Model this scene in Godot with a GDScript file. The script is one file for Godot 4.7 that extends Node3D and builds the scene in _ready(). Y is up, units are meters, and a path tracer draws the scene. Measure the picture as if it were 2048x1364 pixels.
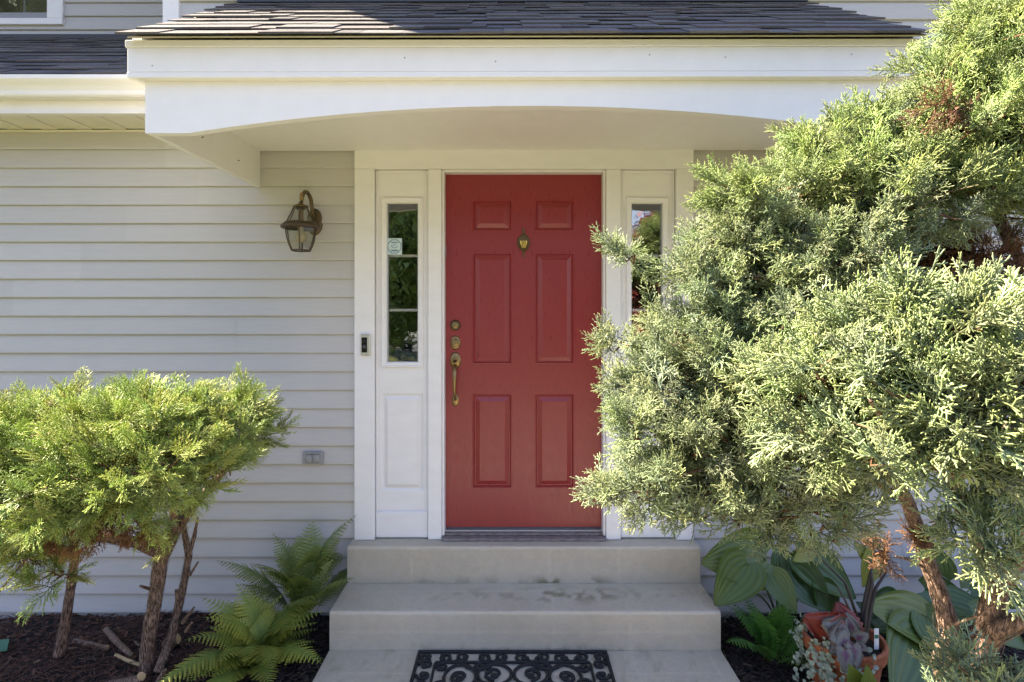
extends Node3D
# A red front door under a small arched porch, seen from the walk between two junipers.
# World: wall plane z = 0, street towards +z, soil y = 0.

const TAU_ := PI * 2.0
var M := {}
var used := {}

# ---------------------------------------------------------------- mesh helper
class MB:
	var v := PackedVector3Array()
	var n := PackedVector3Array()
	var c := PackedColorArray()
	var i := PackedInt32Array()
	var col := Color(1, 1, 1)
	var colored := false

	func vert(p: Vector3, nn: Vector3) -> int:
		v.append(p); n.append(nn); c.append(col)
		return v.size() - 1

	func tri(a: Vector3, b: Vector3, d: Vector3, nn: Vector3) -> void:
		var k := v.size()
		vert(a, nn); vert(b, nn); vert(d, nn)
		if (b - a).cross(d - a).dot(nn) < 0.0:
			i.append_array(PackedInt32Array([k, k + 1, k + 2]))
		else:
			i.append_array(PackedInt32Array([k, k + 2, k + 1]))

	func quad(a: Vector3, b: Vector3, d: Vector3, e: Vector3, nn = null) -> void:
		var N: Vector3 = nn if nn != null else -((b - a).cross(d - a)).normalized()
		var k := v.size()
		vert(a, N); vert(b, N); vert(d, N); vert(e, N)
		if (b - a).cross(d - a).dot(N) < 0.0:
			i.append_array(PackedInt32Array([k, k + 1, k + 2, k, k + 2, k + 3]))
		else:
			i.append_array(PackedInt32Array([k, k + 2, k + 1, k, k + 3, k + 2]))

	# box from lo to hi with chamfered edges
	func box(lo: Vector3, hi: Vector3, ch := 0.0) -> void:
		var ce := (lo + hi) * 0.5
		var h := (hi - lo) * 0.5
		ch = minf(ch, minf(h.x, minf(h.y, h.z)) * 0.9)
		for ax in 3:
			for s in [-1.0, 1.0]:
				var N := Vector3.ZERO
				N[ax] = s
				var a1 := (ax + 1) % 3
				var a2 := (ax + 2) % 3
				var q := []
				for st in [[-1.0, -1.0], [1.0, -1.0], [1.0, 1.0], [-1.0, 1.0]]:
					var p := Vector3.ZERO
					p[ax] = h[ax] * s
					p[a1] = (h[a1] - ch) * st[0]
					p[a2] = (h[a2] - ch) * st[1]
					q.append(ce + p)
				quad(q[0], q[1], q[2], q[3], N)
		if ch <= 0.0:
			return
		for ax in 3:
			var a1 := (ax + 1) % 3
			var a2 := (ax + 2) % 3
			for s1 in [-1.0, 1.0]:
				for s2 in [-1.0, 1.0]:
					var N := Vector3.ZERO
					N[a1] = s1
					N[a2] = s2
					var q := []
					for e in [[-1.0, 0], [1.0, 0], [1.0, 1], [-1.0, 1]]:
						var p := Vector3.ZERO
						p[ax] = (h[ax] - ch) * e[0]
						p[a1] = (h[a1] - (ch if e[1] == 1 else 0.0)) * s1
						p[a2] = (h[a2] - (0.0 if e[1] == 1 else ch)) * s2
						q.append(ce + p)
					quad(q[0], q[1], q[2], q[3], N.normalized())
		for sx in [-1.0, 1.0]:
			for sy in [-1.0, 1.0]:
				for sz in [-1.0, 1.0]:
					var S := Vector3(sx, sy, sz)
					tri(ce + Vector3(h.x, h.y - ch, h.z - ch) * S, ce + Vector3(h.x - ch, h.y, h.z - ch) * S, ce + Vector3(h.x - ch, h.y - ch, h.z) * S, S.normalized())

	# swept round bar along a path
	func tube(path: PackedVector3Array, radii: PackedFloat32Array, sides := 8, flat := Vector3.ONE, caps := true, cols = null) -> void:
		var m := path.size()
		var up := Vector3(0.13, 0.97, 0.21)
		var base := v.size()
		for k in m:
			var t := (path[mini(k + 1, m - 1)] - path[maxi(k - 1, 0)]).normalized()
			if absf(t.dot(up)) > 0.95:
				up = Vector3(0.9, 0.1, 0.42)
			var x := up.cross(t).normalized()
			var y := t.cross(x).normalized()
			up = y
			if cols != null:
				col = cols[k]
			for s in sides:
				var a := TAU * s / sides
				var d := x * cos(a) + y * sin(a)
				vert(path[k] + d * radii[k] * flat, d)
		for k in m - 1:
			for s in sides:
				var a := base + k * sides + s
				var b := base + k * sides + (s + 1) % sides
				i.append_array(PackedInt32Array([a, a + sides, b, b, a + sides, b + sides]))
		if caps:
			for e in [0, m - 1]:
				var nn := (path[0] - path[1]).normalized() if e == 0 else (path[m - 1] - path[m - 2]).normalized()
				var ce := vert(path[e], nn)
				for s in sides:
					var p := v[base + e * sides + s]
					var q := v[base + e * sides + (s + 1) % sides]
					tri(path[e], p, q, nn)

	# turned shape about the y axis at "at"; prof holds (radius, height)
	func lathe(prof: Array, at: Vector3, sides := 24, sq := Vector3.ONE, bas := Basis.IDENTITY) -> void:
		var base := v.size()
		var m := prof.size()
		for k in m:
			var p0: Vector2 = prof[maxi(k - 1, 0)]
			var p1: Vector2 = prof[mini(k + 1, m - 1)]
			var t := (p1 - p0).normalized()
			for s in sides:
				var a := TAU * s / sides
				var nn := Vector3(cos(a) * t.y, -t.x, sin(a) * t.y)
				vert(at + bas * (Vector3(cos(a) * prof[k].x, prof[k].y, sin(a) * prof[k].x) * sq), (bas * nn).normalized())
		for k in m - 1:
			for s in sides:
				var a := base + k * sides + s
				var b := base + k * sides + (s + 1) % sides
				i.append_array(PackedInt32Array([a, b, a + sides, b, b + sides, a + sides]))

	# a smooth sheet from rows of points
	func sheet(rows: Array, cols = null, closed := false) -> void:
		var base := v.size()
		var nr := rows.size()
		var nc: int = rows[0].size()
		for r in nr:
			for k in nc:
				var a: Vector3 = rows[mini(r + 1, nr - 1)][k] - rows[maxi(r - 1, 0)][k]
				var b: Vector3
				if closed:
					b = rows[r][(k + 1) % nc] - rows[r][(k - 1 + nc) % nc]
				else:
					b = rows[r][mini(k + 1, nc - 1)] - rows[r][maxi(k - 1, 0)]
				if cols != null:
					col = cols[r][k]
				vert(rows[r][k], b.cross(a).normalized())
		for r in nr - 1:
			for k in (nc if closed else nc - 1):
				var k2 := (k + 1) % nc
				var a := base + r * nc + k
				var b := base + r * nc + k2
				i.append_array(PackedInt32Array([a, a + nc, b, b, a + nc, b + nc]))

	# rings of a rectangular moulding on a face z = const: list of [inset, z]; last ring is filled
	func rings(x0: float, x1: float, y0: float, y1: float, prof: Array) -> void:
		for k in prof.size() - 1:
			var a: float = prof[k][0]
			var b: float = prof[k + 1][0]
			var za: float = prof[k][1]
			var zb: float = prof[k + 1][1]
			var o := [Vector3(x0 + a, y0 + a, za), Vector3(x1 - a, y0 + a, za), Vector3(x1 - a, y1 - a, za), Vector3(x0 + a, y1 - a, za)]
			var q := [Vector3(x0 + b, y0 + b, zb), Vector3(x1 - b, y0 + b, zb), Vector3(x1 - b, y1 - b, zb), Vector3(x0 + b, y1 - b, zb)]
			for e in 4:
				var f := (e + 1) % 4
				var N: Vector3 = (o[f] - o[e]).cross(q[e] - o[e]).normalized()
				if N.z < 0.0:
					N = -N
				quad(o[e], o[f], q[f], q[e], N)
		var l: float = prof[-1][0]
		var z: float = prof[-1][1]
		quad(Vector3(x0 + l, y0 + l, z), Vector3(x1 - l, y0 + l, z), Vector3(x1 - l, y1 - l, z), Vector3(x0 + l, y1 - l, z), Vector3(0, 0, 1))

	# small three-sided twiglet with a pointed tip
	func twig(a: Vector3, b: Vector3, ra: float, rb: float, ca: Color, cb: Color) -> void:
		var t := (b - a)
		var L := t.length()
		if L < 1e-6:
			return
		t /= L
		var x := t.cross(Vector3(0.31, 0.2, 0.93)).normalized()
		var y := t.cross(x)
		var k := v.size()
		for s in 3:
			var an := TAU * s / 3.0
			var d := x * cos(an) + y * sin(an)
			col = ca
			vert(a + d * ra, d)
		for s in 3:
			var an := TAU * s / 3.0
			var d := x * cos(an) + y * sin(an)
			col = cb
			vert(b + d * rb, d)
		vert(b + t * rb * 2.2, t)
		for s in 3:
			var p := k + s
			var q := k + (s + 1) % 3
			i.append_array(PackedInt32Array([p, p + 3, q, q, p + 3, q + 3, p + 3, k + 6, q + 3]))

	func mesh() -> ArrayMesh:
		var ar := []
		ar.resize(Mesh.ARRAY_MAX)
		ar[Mesh.ARRAY_VERTEX] = v
		ar[Mesh.ARRAY_NORMAL] = n
		if colored:
			ar[Mesh.ARRAY_COLOR] = c
		ar[Mesh.ARRAY_INDEX] = i
		var m := ArrayMesh.new()
		m.add_surface_from_arrays(Mesh.PRIMITIVE_TRIANGLES, ar)
		return m

# ---------------------------------------------------------------- nodes
func numbered(called: String) -> String:
	var k: int = used.get(called, 0)
	used[called] = k + 1
	return called if k == 0 else "%s_%03d" % [called, k]

func thing(called: String, label: String, category: String, at := Vector3.ZERO, group := "") -> Node3D:
	var o := Node3D.new()
	o.name = numbered(called)
	add_child(o)
	o.position = at
	tag(o, label, category, group)
	return o

func tag(o: Node, label: String, category := "", group := "") -> void:
	o.set_meta("label", label)
	if category != "":
		o.set_meta("category", category)
	if group != "":
		o.set_meta("group", group)

func group_node(called: String, parent: Node) -> Node3D:
	var o := Node3D.new()
	o.name = called
	parent.add_child(o, true)
	return o

func put(called: String, mesh: Mesh, mat: Material, parent: Node, at := Vector3.ZERO) -> MeshInstance3D:
	var o := MeshInstance3D.new()
	o.name = called if parent != self else numbered(called)
	o.mesh = mesh
	o.material_override = mat
	o.position = at
	parent.add_child(o, true)
	return o

func struct(called: String, mesh: Mesh, mat: Material) -> MeshInstance3D:
	var o := put(called, mesh, mat, self)
	o.set_meta("kind", "structure")
	return o

func bx(called: String, lo: Vector3, hi: Vector3, mat: Material, parent: Node, ch := 0.0015) -> MeshInstance3D:
	var b := MB.new()
	var ce := (lo + hi) * 0.5
	b.box(lo - ce, hi - ce, ch)
	return put(called, b.mesh(), mat, parent, ce)

func many(called: String, mesh: Mesh, mat: Material, parent: Node, xf: Array, cols: Array) -> MultiMeshInstance3D:
	var mm := MultiMesh.new()
	mm.transform_format = MultiMesh.TRANSFORM_3D
	mm.use_colors = true
	mm.mesh = mesh
	mm.instance_count = xf.size()
	for k in xf.size():
		mm.set_instance_transform(k, xf[k])
		mm.set_instance_color(k, cols[k])
	var o := MultiMeshInstance3D.new()
	o.name = called
	o.multimesh = mm
	o.material_override = mat
	o.set_meta("kind", "stuff")
	parent.add_child(o, true)
	return o

# ---------------------------------------------------------------- materials
func lin(r: float, g: float, b: float) -> Color:
	return Color(r, g, b).linear_to_srgb()

func mat(called: String, c: Color, rough := 0.6, metal := 0.0) -> StandardMaterial3D:
	var m := StandardMaterial3D.new()
	m.resource_name = called
	m.albedo_color = c
	m.roughness = rough
	m.metallic = metal
	M[called] = m
	return m

func noise_tex(seed_: int, freq: float, lo: Color, hi: Color, size := 512, octaves := 4) -> NoiseTexture2D:
	var f := FastNoiseLite.new()
	f.seed = seed_
	f.frequency = freq
	f.fractal_octaves = octaves
	var t := NoiseTexture2D.new()
	t.width = size
	t.height = size
	t.seamless = true
	t.noise = f
	var g := Gradient.new()
	g.set_color(0, lo)
	g.set_color(1, hi)
	t.color_ramp = g
	return t

func noise_normal(seed_: int, freq: float, strength: float, size := 512, octaves := 3) -> NoiseTexture2D:
	var f := FastNoiseLite.new()
	f.seed = seed_
	f.frequency = freq
	f.fractal_octaves = octaves
	var t := NoiseTexture2D.new()
	t.width = size
	t.height = size
	t.seamless = true
	t.noise = f
	t.as_normal_map = true
	t.bump_strength = strength
	return t

func world_tex(m: StandardMaterial3D, albedo: Texture2D, normal: Texture2D, sc: Vector3, nscale := 1.0, world := true) -> StandardMaterial3D:
	m.uv1_triplanar = true
	m.uv1_world_triplanar = world
	m.uv1_scale = sc
	if albedo:
		m.albedo_texture = albedo
	if normal:
		m.normal_enabled = true
		m.normal_texture = normal
		m.normal_scale = nscale
	return m

func leafy(called: String, rough := 0.5, back := Color(0.35, 0.4, 0.15)) -> StandardMaterial3D:
	var m := mat(called, Color(1, 1, 1), rough)
	m.vertex_color_use_as_albedo = true
	m.backlight_enabled = true
	m.backlight = back
	m.cull_mode = BaseMaterial3D.CULL_DISABLED
	return m

func pores() -> ImageTexture:
	# cast concrete: sand grains, a few dark pits, faint cloudy patches
	var rng := RandomNumberGenerator.new()
	rng.seed = 909
	var f := FastNoiseLite.new()
	f.seed = 17
	f.frequency = 0.012
	var n := 512
	var im := Image.create(n, n, false, Image.FORMAT_RGBA8)
	for y in n:
		for x in n:
			var a := TAU * x / n
			var e := TAU * y / n
			var w := f.get_noise_3d(cos(a) * 80.0, sin(a) * 80.0 + cos(e) * 80.0, sin(e) * 80.0) * 0.035
			var v := clampf(0.92 + w + rng.randfn() * 0.045, 0.0, 1.0)
			im.set_pixel(x, y, Color(v, v, v * 0.99))
	for k in 900:
		var x := rng.randi_range(0, n - 3)
		var y := rng.randi_range(0, n - 3)
		var d := rng.randf_range(0.45, 0.75)
		im.fill_rect(Rect2i(x, y, rng.randi_range(1, 2), rng.randi_range(1, 2)), Color(d, d * 0.97, d * 0.92))
	return ImageTexture.create_from_image(im)

func make_materials() -> void:
	var fine := noise_normal(3, 0.05, 4.0)
	var grain := noise_normal(5, 0.02, 3.0)
	var k := 0
	for t in [Color(0.505, 0.488, 0.462), Color(0.490, 0.473, 0.447), Color(0.520, 0.503, 0.476)]:
		var m := mat("siding_%d" % k, lin(t.r, t.g, t.b), 0.55)
		world_tex(m, noise_tex(20 + k, 0.01, Color(0.965, 0.965, 0.96), Color(1, 1, 1)), grain, Vector3(0.9, 9, 9), 0.10)
		k += 1
	world_tex(mat("trim", lin(0.80, 0.785, 0.775), 0.45), noise_tex(31, 0.008, Color(0.98, 0.98, 0.977), Color(1, 1, 1)), grain, Vector3(2, 2, 2), 0.05)
	world_tex(mat("trim_smooth", lin(0.80, 0.785, 0.77), 0.38), noise_tex(32, 0.006, Color(0.975, 0.975, 0.97), Color(1, 1, 1)), grain, Vector3(1.2, 4, 4), 0.05)
	world_tex(mat("soffit", lin(0.77, 0.735, 0.63), 0.5), noise_tex(33, 0.01, Color(0.95, 0.95, 0.94), Color(1, 1, 1)), null, Vector3(1, 1, 1))
	world_tex(mat("door_red", lin(0.262, 0.026, 0.028), 0.40), noise_tex(34, 0.012, Color(0.93, 0.92, 0.92), Color(1, 1, 1)), grain, Vector3(9, 2, 9), 0.10)
	M.door_red.roughness_texture = noise_tex(35, 0.01, Color(0.62, 0.62, 0.62), Color(1, 1, 1), 512, 5)
	k = 0
	for t in [Vector3(0.25, 0.236, 0.24), Vector3(0.32, 0.302, 0.30), Vector3(0.19, 0.18, 0.188), Vector3(0.30, 0.262, 0.262)]:
		var m := mat("shingle_%d" % k, lin(t.x, t.y, t.z), 0.9)
		world_tex(m, noise_tex(40 + k, 0.22, Color(0.50, 0.50, 0.50), Color(1.0, 1.0, 1.0), 512, 4), noise_normal(44, 0.25, 12.0, 512), Vector3(4, 4, 4), 1.0)
		k += 1
	var con := mat("concrete", Color(1, 1, 1), 0.88)
	con.vertex_color_use_as_albedo = true
	world_tex(con, pores(), noise_normal(51, 0.2, 10.0), Vector3(2.6, 2.6, 2.6), 0.7)
	world_tex(mat("walk", lin(0.42, 0.385, 0.33), 0.9), noise_tex(52, 0.05, Color(0.8, 0.8, 0.78), Color(1, 1, 1)), null, Vector3(1, 1, 1))
	world_tex(mat("block", lin(0.36, 0.34, 0.31), 0.9), noise_tex(53, 0.06, Color(0.75, 0.75, 0.73), Color(1, 1, 1)), fine, Vector3(2, 2, 2), 0.5)
	mat("brass", lin(0.27, 0.19, 0.085), 0.36, 0.85)
	mat("brass_bright", lin(0.60, 0.43, 0.16), 0.2, 1.0)
	mat("brass_dark", lin(0.13, 0.095, 0.05), 0.45, 0.75)
	mat("bronze", lin(0.085, 0.062, 0.042), 0.5, 0.55)
	mat("nickel", lin(0.60, 0.58, 0.54), 0.35, 0.75)
	mat("steel", lin(0.35, 0.36, 0.38), 0.35, 0.9)
	mat("black_gloss", lin(0.008, 0.008, 0.009), 0.15)
	mat("black_matte", lin(0.012, 0.012, 0.013), 0.7)
	world_tex(mat("rubber", lin(0.008, 0.0078, 0.009), 0.75), null, fine, Vector3(9, 9, 9), 0.4)
	mat("outlet", lin(0.27, 0.27, 0.28), 0.4)
	mat("gasket", lin(0.05, 0.055, 0.065), 0.6)
	var sill := mat("sill", lin(0.30, 0.27, 0.25), 0.6)
	world_tex(sill, noise_tex(54, 0.03, Color(0.6, 0.55, 0.55), Color(1, 1, 1)), null, Vector3(1.2, 6, 6))
	var g := mat("pane", Color(0.02, 0.025, 0.022, 0.05), 0.0, 0.0)
	g.transparency = BaseMaterial3D.TRANSPARENCY_ALPHA
	var ct := mat("coating", Color(0.92, 0.95, 0.93, 0.17), 0.0, 1.0)
	ct.transparency = BaseMaterial3D.TRANSPARENCY_ALPHA
	var white := Image.create(4, 4, false, Image.FORMAT_RGBA8)
	white.fill(Color(1, 1, 1))
	ct.uv1_triplanar = true
	ct.uv1_world_triplanar = true
	ct.uv1_scale = Vector3(1.5, 1.5, 1.5)
	ct.normal_enabled = true
	ct.normal_texture = noise_normal(91, 0.012, 4.0, 512, 2)
	ct.normal_scale = 0.05
	ct.albedo_texture = ImageTexture.create_from_image(white)
	var gl := mat("lantern_glass", Color(0.30, 0.30, 0.24, 0.22), 0.02, 0.0)
	gl.transparency = BaseMaterial3D.TRANSPARENCY_ALPHA
	mat("bulb", lin(0.42, 0.36, 0.22), 0.15)
	mat("room", lin(0.34, 0.30, 0.25), 0.9)
	mat("sticker", lin(0.55, 0.68, 0.72), 0.35)
	mat("sticker_blue", lin(0.05, 0.13, 0.22), 0.4)
	# bark: long fibres
	for b in [["bark", Vector3(0.31, 0.205, 0.145), 60], ["bark_grey", Vector3(0.34, 0.235, 0.17), 61]]:
		var m := mat(b[0], lin(b[1].x, b[1].y, b[1].z), 0.9)
		var bt := noise_tex(b[2], 0.035, Color(0.30, 0.27, 0.25), Color(1.0, 1.0, 1.0))
		bt.color_ramp.set_offset(0, 0.28)
		bt.color_ramp.set_offset(1, 0.66)
		world_tex(m, bt, noise_normal(b[2] + 5, 0.035, 16.0), Vector3(9, 1.1, 9), 1.0)
	mat("cut_wood", lin(0.46, 0.33, 0.17), 0.8)
	var soil := mat("soil", lin(0.020, 0.014, 0.010), 0.95)
	world_tex(soil, noise_tex(70, 0.06, Color(0.4, 0.4, 0.4), Color(1, 1, 1)), noise_normal(71, 0.06, 12.0), Vector3(3, 3, 3), 1.0)
	var lawn := mat("lawn", Color(1, 1, 1), 0.95)
	world_tex(lawn, noise_tex(72, 0.02, lin(0.10, 0.115, 0.030), lin(0.20, 0.20, 0.065)), noise_normal(73, 0.3, 10.0), Vector3(0.3, 0.3, 0.3), 1.0)
	mat("asphalt", lin(0.06, 0.06, 0.06), 0.95)
	var ch := mat("chips", Color(1, 1, 1), 0.9)
	ch.vertex_color_use_as_albedo = true
	leafy("needle", 0.45, Color(0.74, 0.84, 0.44))
	leafy("fern", 0.55, Color(0.45, 0.5, 0.15))
	leafy("hosta", 0.42, Color(0.35, 0.45, 0.12))
	leafy("begonia", 0.5, Color(0.4, 0.2, 0.2))
	leafy("silver_leaf", 0.6, Color(0.3, 0.34, 0.26))
	leafy("tree_leaf", 0.5, Color(0.5, 0.55, 0.18))
	var dk := mat("dark_stem", lin(0.022, 0.014, 0.012), 0.35)
	dk.metallic_specular = 0.5
	world_tex(mat("terracotta", lin(0.36, 0.115, 0.045), 0.75), noise_tex(80, 0.02, Color(0.62, 0.58, 0.55), Color(1.1, 1.1, 1.1)), fine, Vector3(4, 4, 4), 0.3)
	mat("tag_white", lin(0.7, 0.7, 0.66), 0.5)
	mat("tag_green", lin(0.03, 0.13, 0.07), 0.4)
	mat("car_white", lin(0.75, 0.75, 0.75), 0.15)

# ================================================================= SCENE
func _ready() -> void:
	var cam := Camera3D.new()
	cam.name = "camera"
	cam.projection = Camera3D.PROJECTION_FRUSTUM
	cam.near = 0.05
	cam.far = 400.0
	cam.size = 0.05 * 1364.0 / 1104.0
	cam.frustum_offset = Vector2(0, -0.05 * 57.0 / 1104.0)
	cam.position = Vector3(0, 1.78, 3.2)
	add_child(cam)
	cam.current = true
	var env := Environment.new()
	env.background_mode = Environment.BG_SKY
	var sky := Sky.new()
	var sm := ProceduralSkyMaterial.new()
	sm.sky_top_color = Color(0.55, 0.65, 0.88)
	sm.sky_horizon_color = Color(0.91, 0.925, 0.945)
	sm.sky_curve = 0.16
	sm.ground_bottom_color = Color(0.25, 0.25, 0.2)
	sm.ground_horizon_color = Color(0.6, 0.62, 0.6)
	sky.sky_material = sm
	env.sky = sky
	env.background_energy_multiplier = 0.42
	env.tonemap_mode = Environment.TONE_MAPPER_LINEAR
	env.tonemap_exposure = 6.5
	env.sdfgi_enabled = true
	env.ssao_enabled = true
	env.ssil_enabled = true
	var we := WorldEnvironment.new()
	we.name = "world_environment"
	we.environment = env
	add_child(we)
	var sun := DirectionalLight3D.new()
	sun.name = "sun"
	sun.light_color = Color(1.0, 0.94, 0.84)
	sun.light_energy = 1.6
	sun.light_angular_distance = 0.5
	sun.shadow_enabled = true
	add_child(sun)
	sun.look_at_from_position(Vector3.ZERO, Vector3(1.0, -1.0, 0.15))

	make_materials()
	ground()
	house()
	steps()
	doormat()
	lantern()
	small_fittings()
	beds()
	left_juniper()
	right_juniper()
	ferns()
	hostas()
	potted_plants()
	logs()
	yard()

# ---------------------------------------------------------------- ground
func ground() -> void:
	var b := MB.new()
	b.box(Vector3(-150, -0.6, -120), Vector3(150, -0.03, 180))
	struct("lawn", b.mesh(), M.lawn)
	b = MB.new()
	b.box(Vector3(-0.92, -0.2, 1.05), Vector3(1.05, 0.078, 3.0), 0.008)
	b.box(Vector3(-0.92, -0.2, 3.012), Vector3(1.05, 0.076, 5.0), 0.008)
	b.box(Vector3(-1.4, -0.2, 5.012), Vector3(9.0, 0.06, 6.4), 0.008)
	struct("walkway", b.mesh(), M.walk)
	b = MB.new()
	b.box(Vector3(-80, -0.2, 23), Vector3(80, -0.02, 30))
	struct("road", b.mesh(), M.asphalt)

# ---------------------------------------------------------------- house
func lap_panel() -> ArrayMesh:
	# double course of lap siding, one metre long along x, bottom at y = 0
	var e := 0.107
	var b := MB.new()
	var prof := []
	for k in 2:
		var y := e * k
		prof.append_array([Vector2(0.001, y), Vector2(0.0135, y), Vector2(0.0165, y + 0.003), Vector2(0.0168, y + 0.010), Vector2(0.0035, y + e - 0.001)])
	prof.append(Vector2(0.003, 2 * e + 0.008))
	for k in prof.size() - 1:
		var p: Vector2 = prof[k]
		var q: Vector2 = prof[k + 1]
		var d := (q - p).normalized()
		b.quad(Vector3(0, p.y, p.x), Vector3(1, p.y, p.x), Vector3(1, q.y, q.x), Vector3(0, q.y, q.x), Vector3(0, -d.x, d.y))
	# ends
	for x in [0.0, 1.0]:
		for k in 2:
			var o := k * 5
			var N := Vector3(-1 if x == 0.0 else 1, 0, 0)
			b.quad(Vector3(x, prof[o].y, prof[o].x), Vector3(x, prof[o + 1].y, prof[o + 1].x), Vector3(x, prof[o + 3].y, prof[o + 3].x), Vector3(x, prof[o + 4].y, 0.001), N)
	return b.mesh()

func siding(h: Node3D, mesh: ArrayMesh, x0: float, x1: float, y: float, z: float, seams: Array, rng: RandomNumberGenerator) -> void:
	var xs := [x0]
	for s in seams:
		if s > x0 + 0.1 and s < x1 - 0.1:
			xs.append(s)
	xs.append(x1)
	for k in xs.size() - 1:
		var a: float = xs[k]
		var b: float = xs[k + 1] + (0.025 if k < xs.size() - 2 else 0.0)
		var o := put("siding_panel", mesh, M["siding_%d" % rng.randi_range(0, 2)], h, Vector3(a, y, z + (0.0014 if k % 2 == 1 else 0.0)))
		o.scale = Vector3(b - a, 1, 1)
		o.rotation.z = rng.randf_range(-0.0006, 0.0006)

func house() -> void:
	var rng := RandomNumberGenerator.new()
	rng.seed = 11
	var h := thing("house", "grey lap-sided house with red front door and arched white porch roof", "house")
	# --- walls behind the cladding, closed all round
	var b := MB.new()
	b.box(Vector3(-9, -0.3, -0.12), Vector3(-0.79, 2.9, -0.001))
	b.box(Vector3(0.943, -0.3, -0.12), Vector3(7, 2.9, -0.001))
	b.box(Vector3(-0.79, 2.612, -0.12), Vector3(0.943, 2.9, -0.001))
	b.box(Vector3(-2.0, 2.9, -0.12), Vector3(7, 4.9, -0.001))
	b.box(Vector3(-2.0, 2.9, -6), Vector3(-1.9, 4.9, -0.12))
	b.box(Vector3(-9, 2.9, -1.3), Vector3(-2.0, 4.13, -1.181))
	b.box(Vector3(-9, 5.31, -1.3), Vector3(-2.0, 5.8, -1.181))
	b.box(Vector3(-9, 4.13, -1.3), Vector3(-4.52, 5.31, -1.181))
	b.box(Vector3(-3.66, 4.13, -1.3), Vector3(-2.0, 5.31, -1.181))
	b.box(Vector3(-9, -0.3, -7.1), Vector3(7, 4.9, -7))
	b.box(Vector3(-6.5, 2.90, 0.0), Vector3(-1.53, 2.91, 0.262))
	b.box(Vector3(-9.1, -0.3, -7.1), Vector3(-9, 5.8, -0.001))
	b.box(Vector3(7, -0.3, -7.1), Vector3(7.1, 4.9, -0.001))
	put("wall", b.mesh(), M.siding_0, h)
	b = MB.new()
	b.box(Vector3(-2.42, 4.9, -7.3), Vector3(7.4, 5.05, 0.80), 0.01)
	put("upper_eave", b.mesh(), M.trim, h)
	b = MB.new()
	b.box(Vector3(-9.4, 5.8, -7.4), Vector3(-1.9, 5.95, -0.02), 0.01)
	put("upper_eave", b.mesh(), M.trim, h)
	for r in [[-2.42, 7.4, -7.3, 0.80, 5.05, 0.5], [-9.4, -1.9, -7.4, -0.02, 5.95, 0.9]]:
		b = MB.new()
		var lo := Vector3(r[0], r[4], r[2])
		var hi := Vector3(r[1], r[4], r[3])
		var mz: float = (lo.z + hi.z) / 2.0
		var a := Vector3(lo.x + 2.5, r[4] + r[5], mz)
		var c := Vector3(hi.x - 2.5, r[4] + r[5], mz)
		b.quad(Vector3(lo.x, lo.y, hi.z), hi, c, a)
		b.quad(Vector3(hi.x, lo.y, lo.z), lo, a, c)
		b.tri(lo, Vector3(lo.x, lo.y, hi.z), a, Vector3(-1, 1, 0).normalized())
		b.tri(hi, Vector3(hi.x, lo.y, lo.z), c, Vector3(1, 1, 0).normalized())
		put("upper_roof", b.mesh(), M.shingle_0, h)
	# dark hall behind the door
	b = MB.new()
	b.box(Vector3(-2.6, 0.40, -4.1), Vector3(2.7, 0.46, -0.12))
	b.box(Vector3(-2.6, 2.66, -4.1), Vector3(2.7, 2.72, -0.12))
	b.box(Vector3(-2.6, 0.46, -4.1), Vector3(2.7, 2.66, -4.0))
	b.box(Vector3(-2.6, 0.46, -4.0), Vector3(-2.5, 2.66, -0.12))
	b.box(Vector3(2.6, 0.46, -4.0), Vector3(2.7, 2.66, -0.12))
	put("hall_room", b.mesh(), M.room, h)

	# --- lap siding
	var lap := lap_panel()
	var known := {1: [-1.81], 3: [-2.23], 5: [-2.49], 7: [-2.88], 9: [-3.2, -1.62], 11: [-2.1], 13: [-2.7], 15: [-1.75], 17: [-2.4], 19: [-3.0], 21: [-1.95], 23: [-2.55]}
	for k in range(-1, 24, 2):
		var y := 2.5075 - 0.107 * k
		siding(h, lap, -4.4, -0.9065, y, 0.0, known.get(k, [-2.0]), rng)
		siding(h, lap, 1.0445, 4.4, y, 0.0, [1.5 + rng.randf() * 2.2], rng)
	for k in range(-13, -5, 2):
		siding(h, lap, -1.92, 4.4, 2.5075 - 0.107 * k, 0.0, [-0.3 + rng.randf() * 3.0], rng)
	for k in 6:
		var yy := 4.018 - 0.107 + 0.214 * (k - 1)
		if yy > 4.05 - 0.12 and yy < 5.4:
			siding(h, lap, -5.6, -4.64, yy, -1.18, [], rng)
			siding(h, lap, -3.54, -2.0, yy, -1.18, [-2.9 + rng.randf() * 0.5], rng)
		else:
			siding(h, lap, -5.6, -2.0, yy, -1.18, [-4.6 + rng.randf() * 2.0], rng)
	bx("corner_board", Vector3(-2.012, 3.0, -0.08), Vector3(-1.92, 4.9, 0.024), M.trim, h, 0.003)
	# block foundation
	for k in 14:
		if k != 8 and k != 9:
			var x := -4.4 + 0.405 * k
			var o := bx("foundation_block", Vector3(x + 0.004, -0.16, -0.03), Vector3(x + 0.401, 0.038, -0.006 + rng.randf_range(-0.002, 0.002)), M.block, h, 0.004)
			o.rotation.z = rng.randf_range(-0.002, 0.002)
	for k in 9:
		var x := 1.05 + 0.405 * k
		bx("foundation_block", Vector3(x + 0.004, -0.16, -0.03), Vector3(x + 0.401, 0.038, -0.006 + rng.randf_range(-0.002, 0.002)), M.block, h, 0.004)

	entry(h)
	porch(h)
	low_roof(h)
	# --- upper window, on the set-back wall
	var w := group_node("window", h)
	w.position = Vector3(-3.54, 4.05, -1.18)
	b = MB.new()
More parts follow.
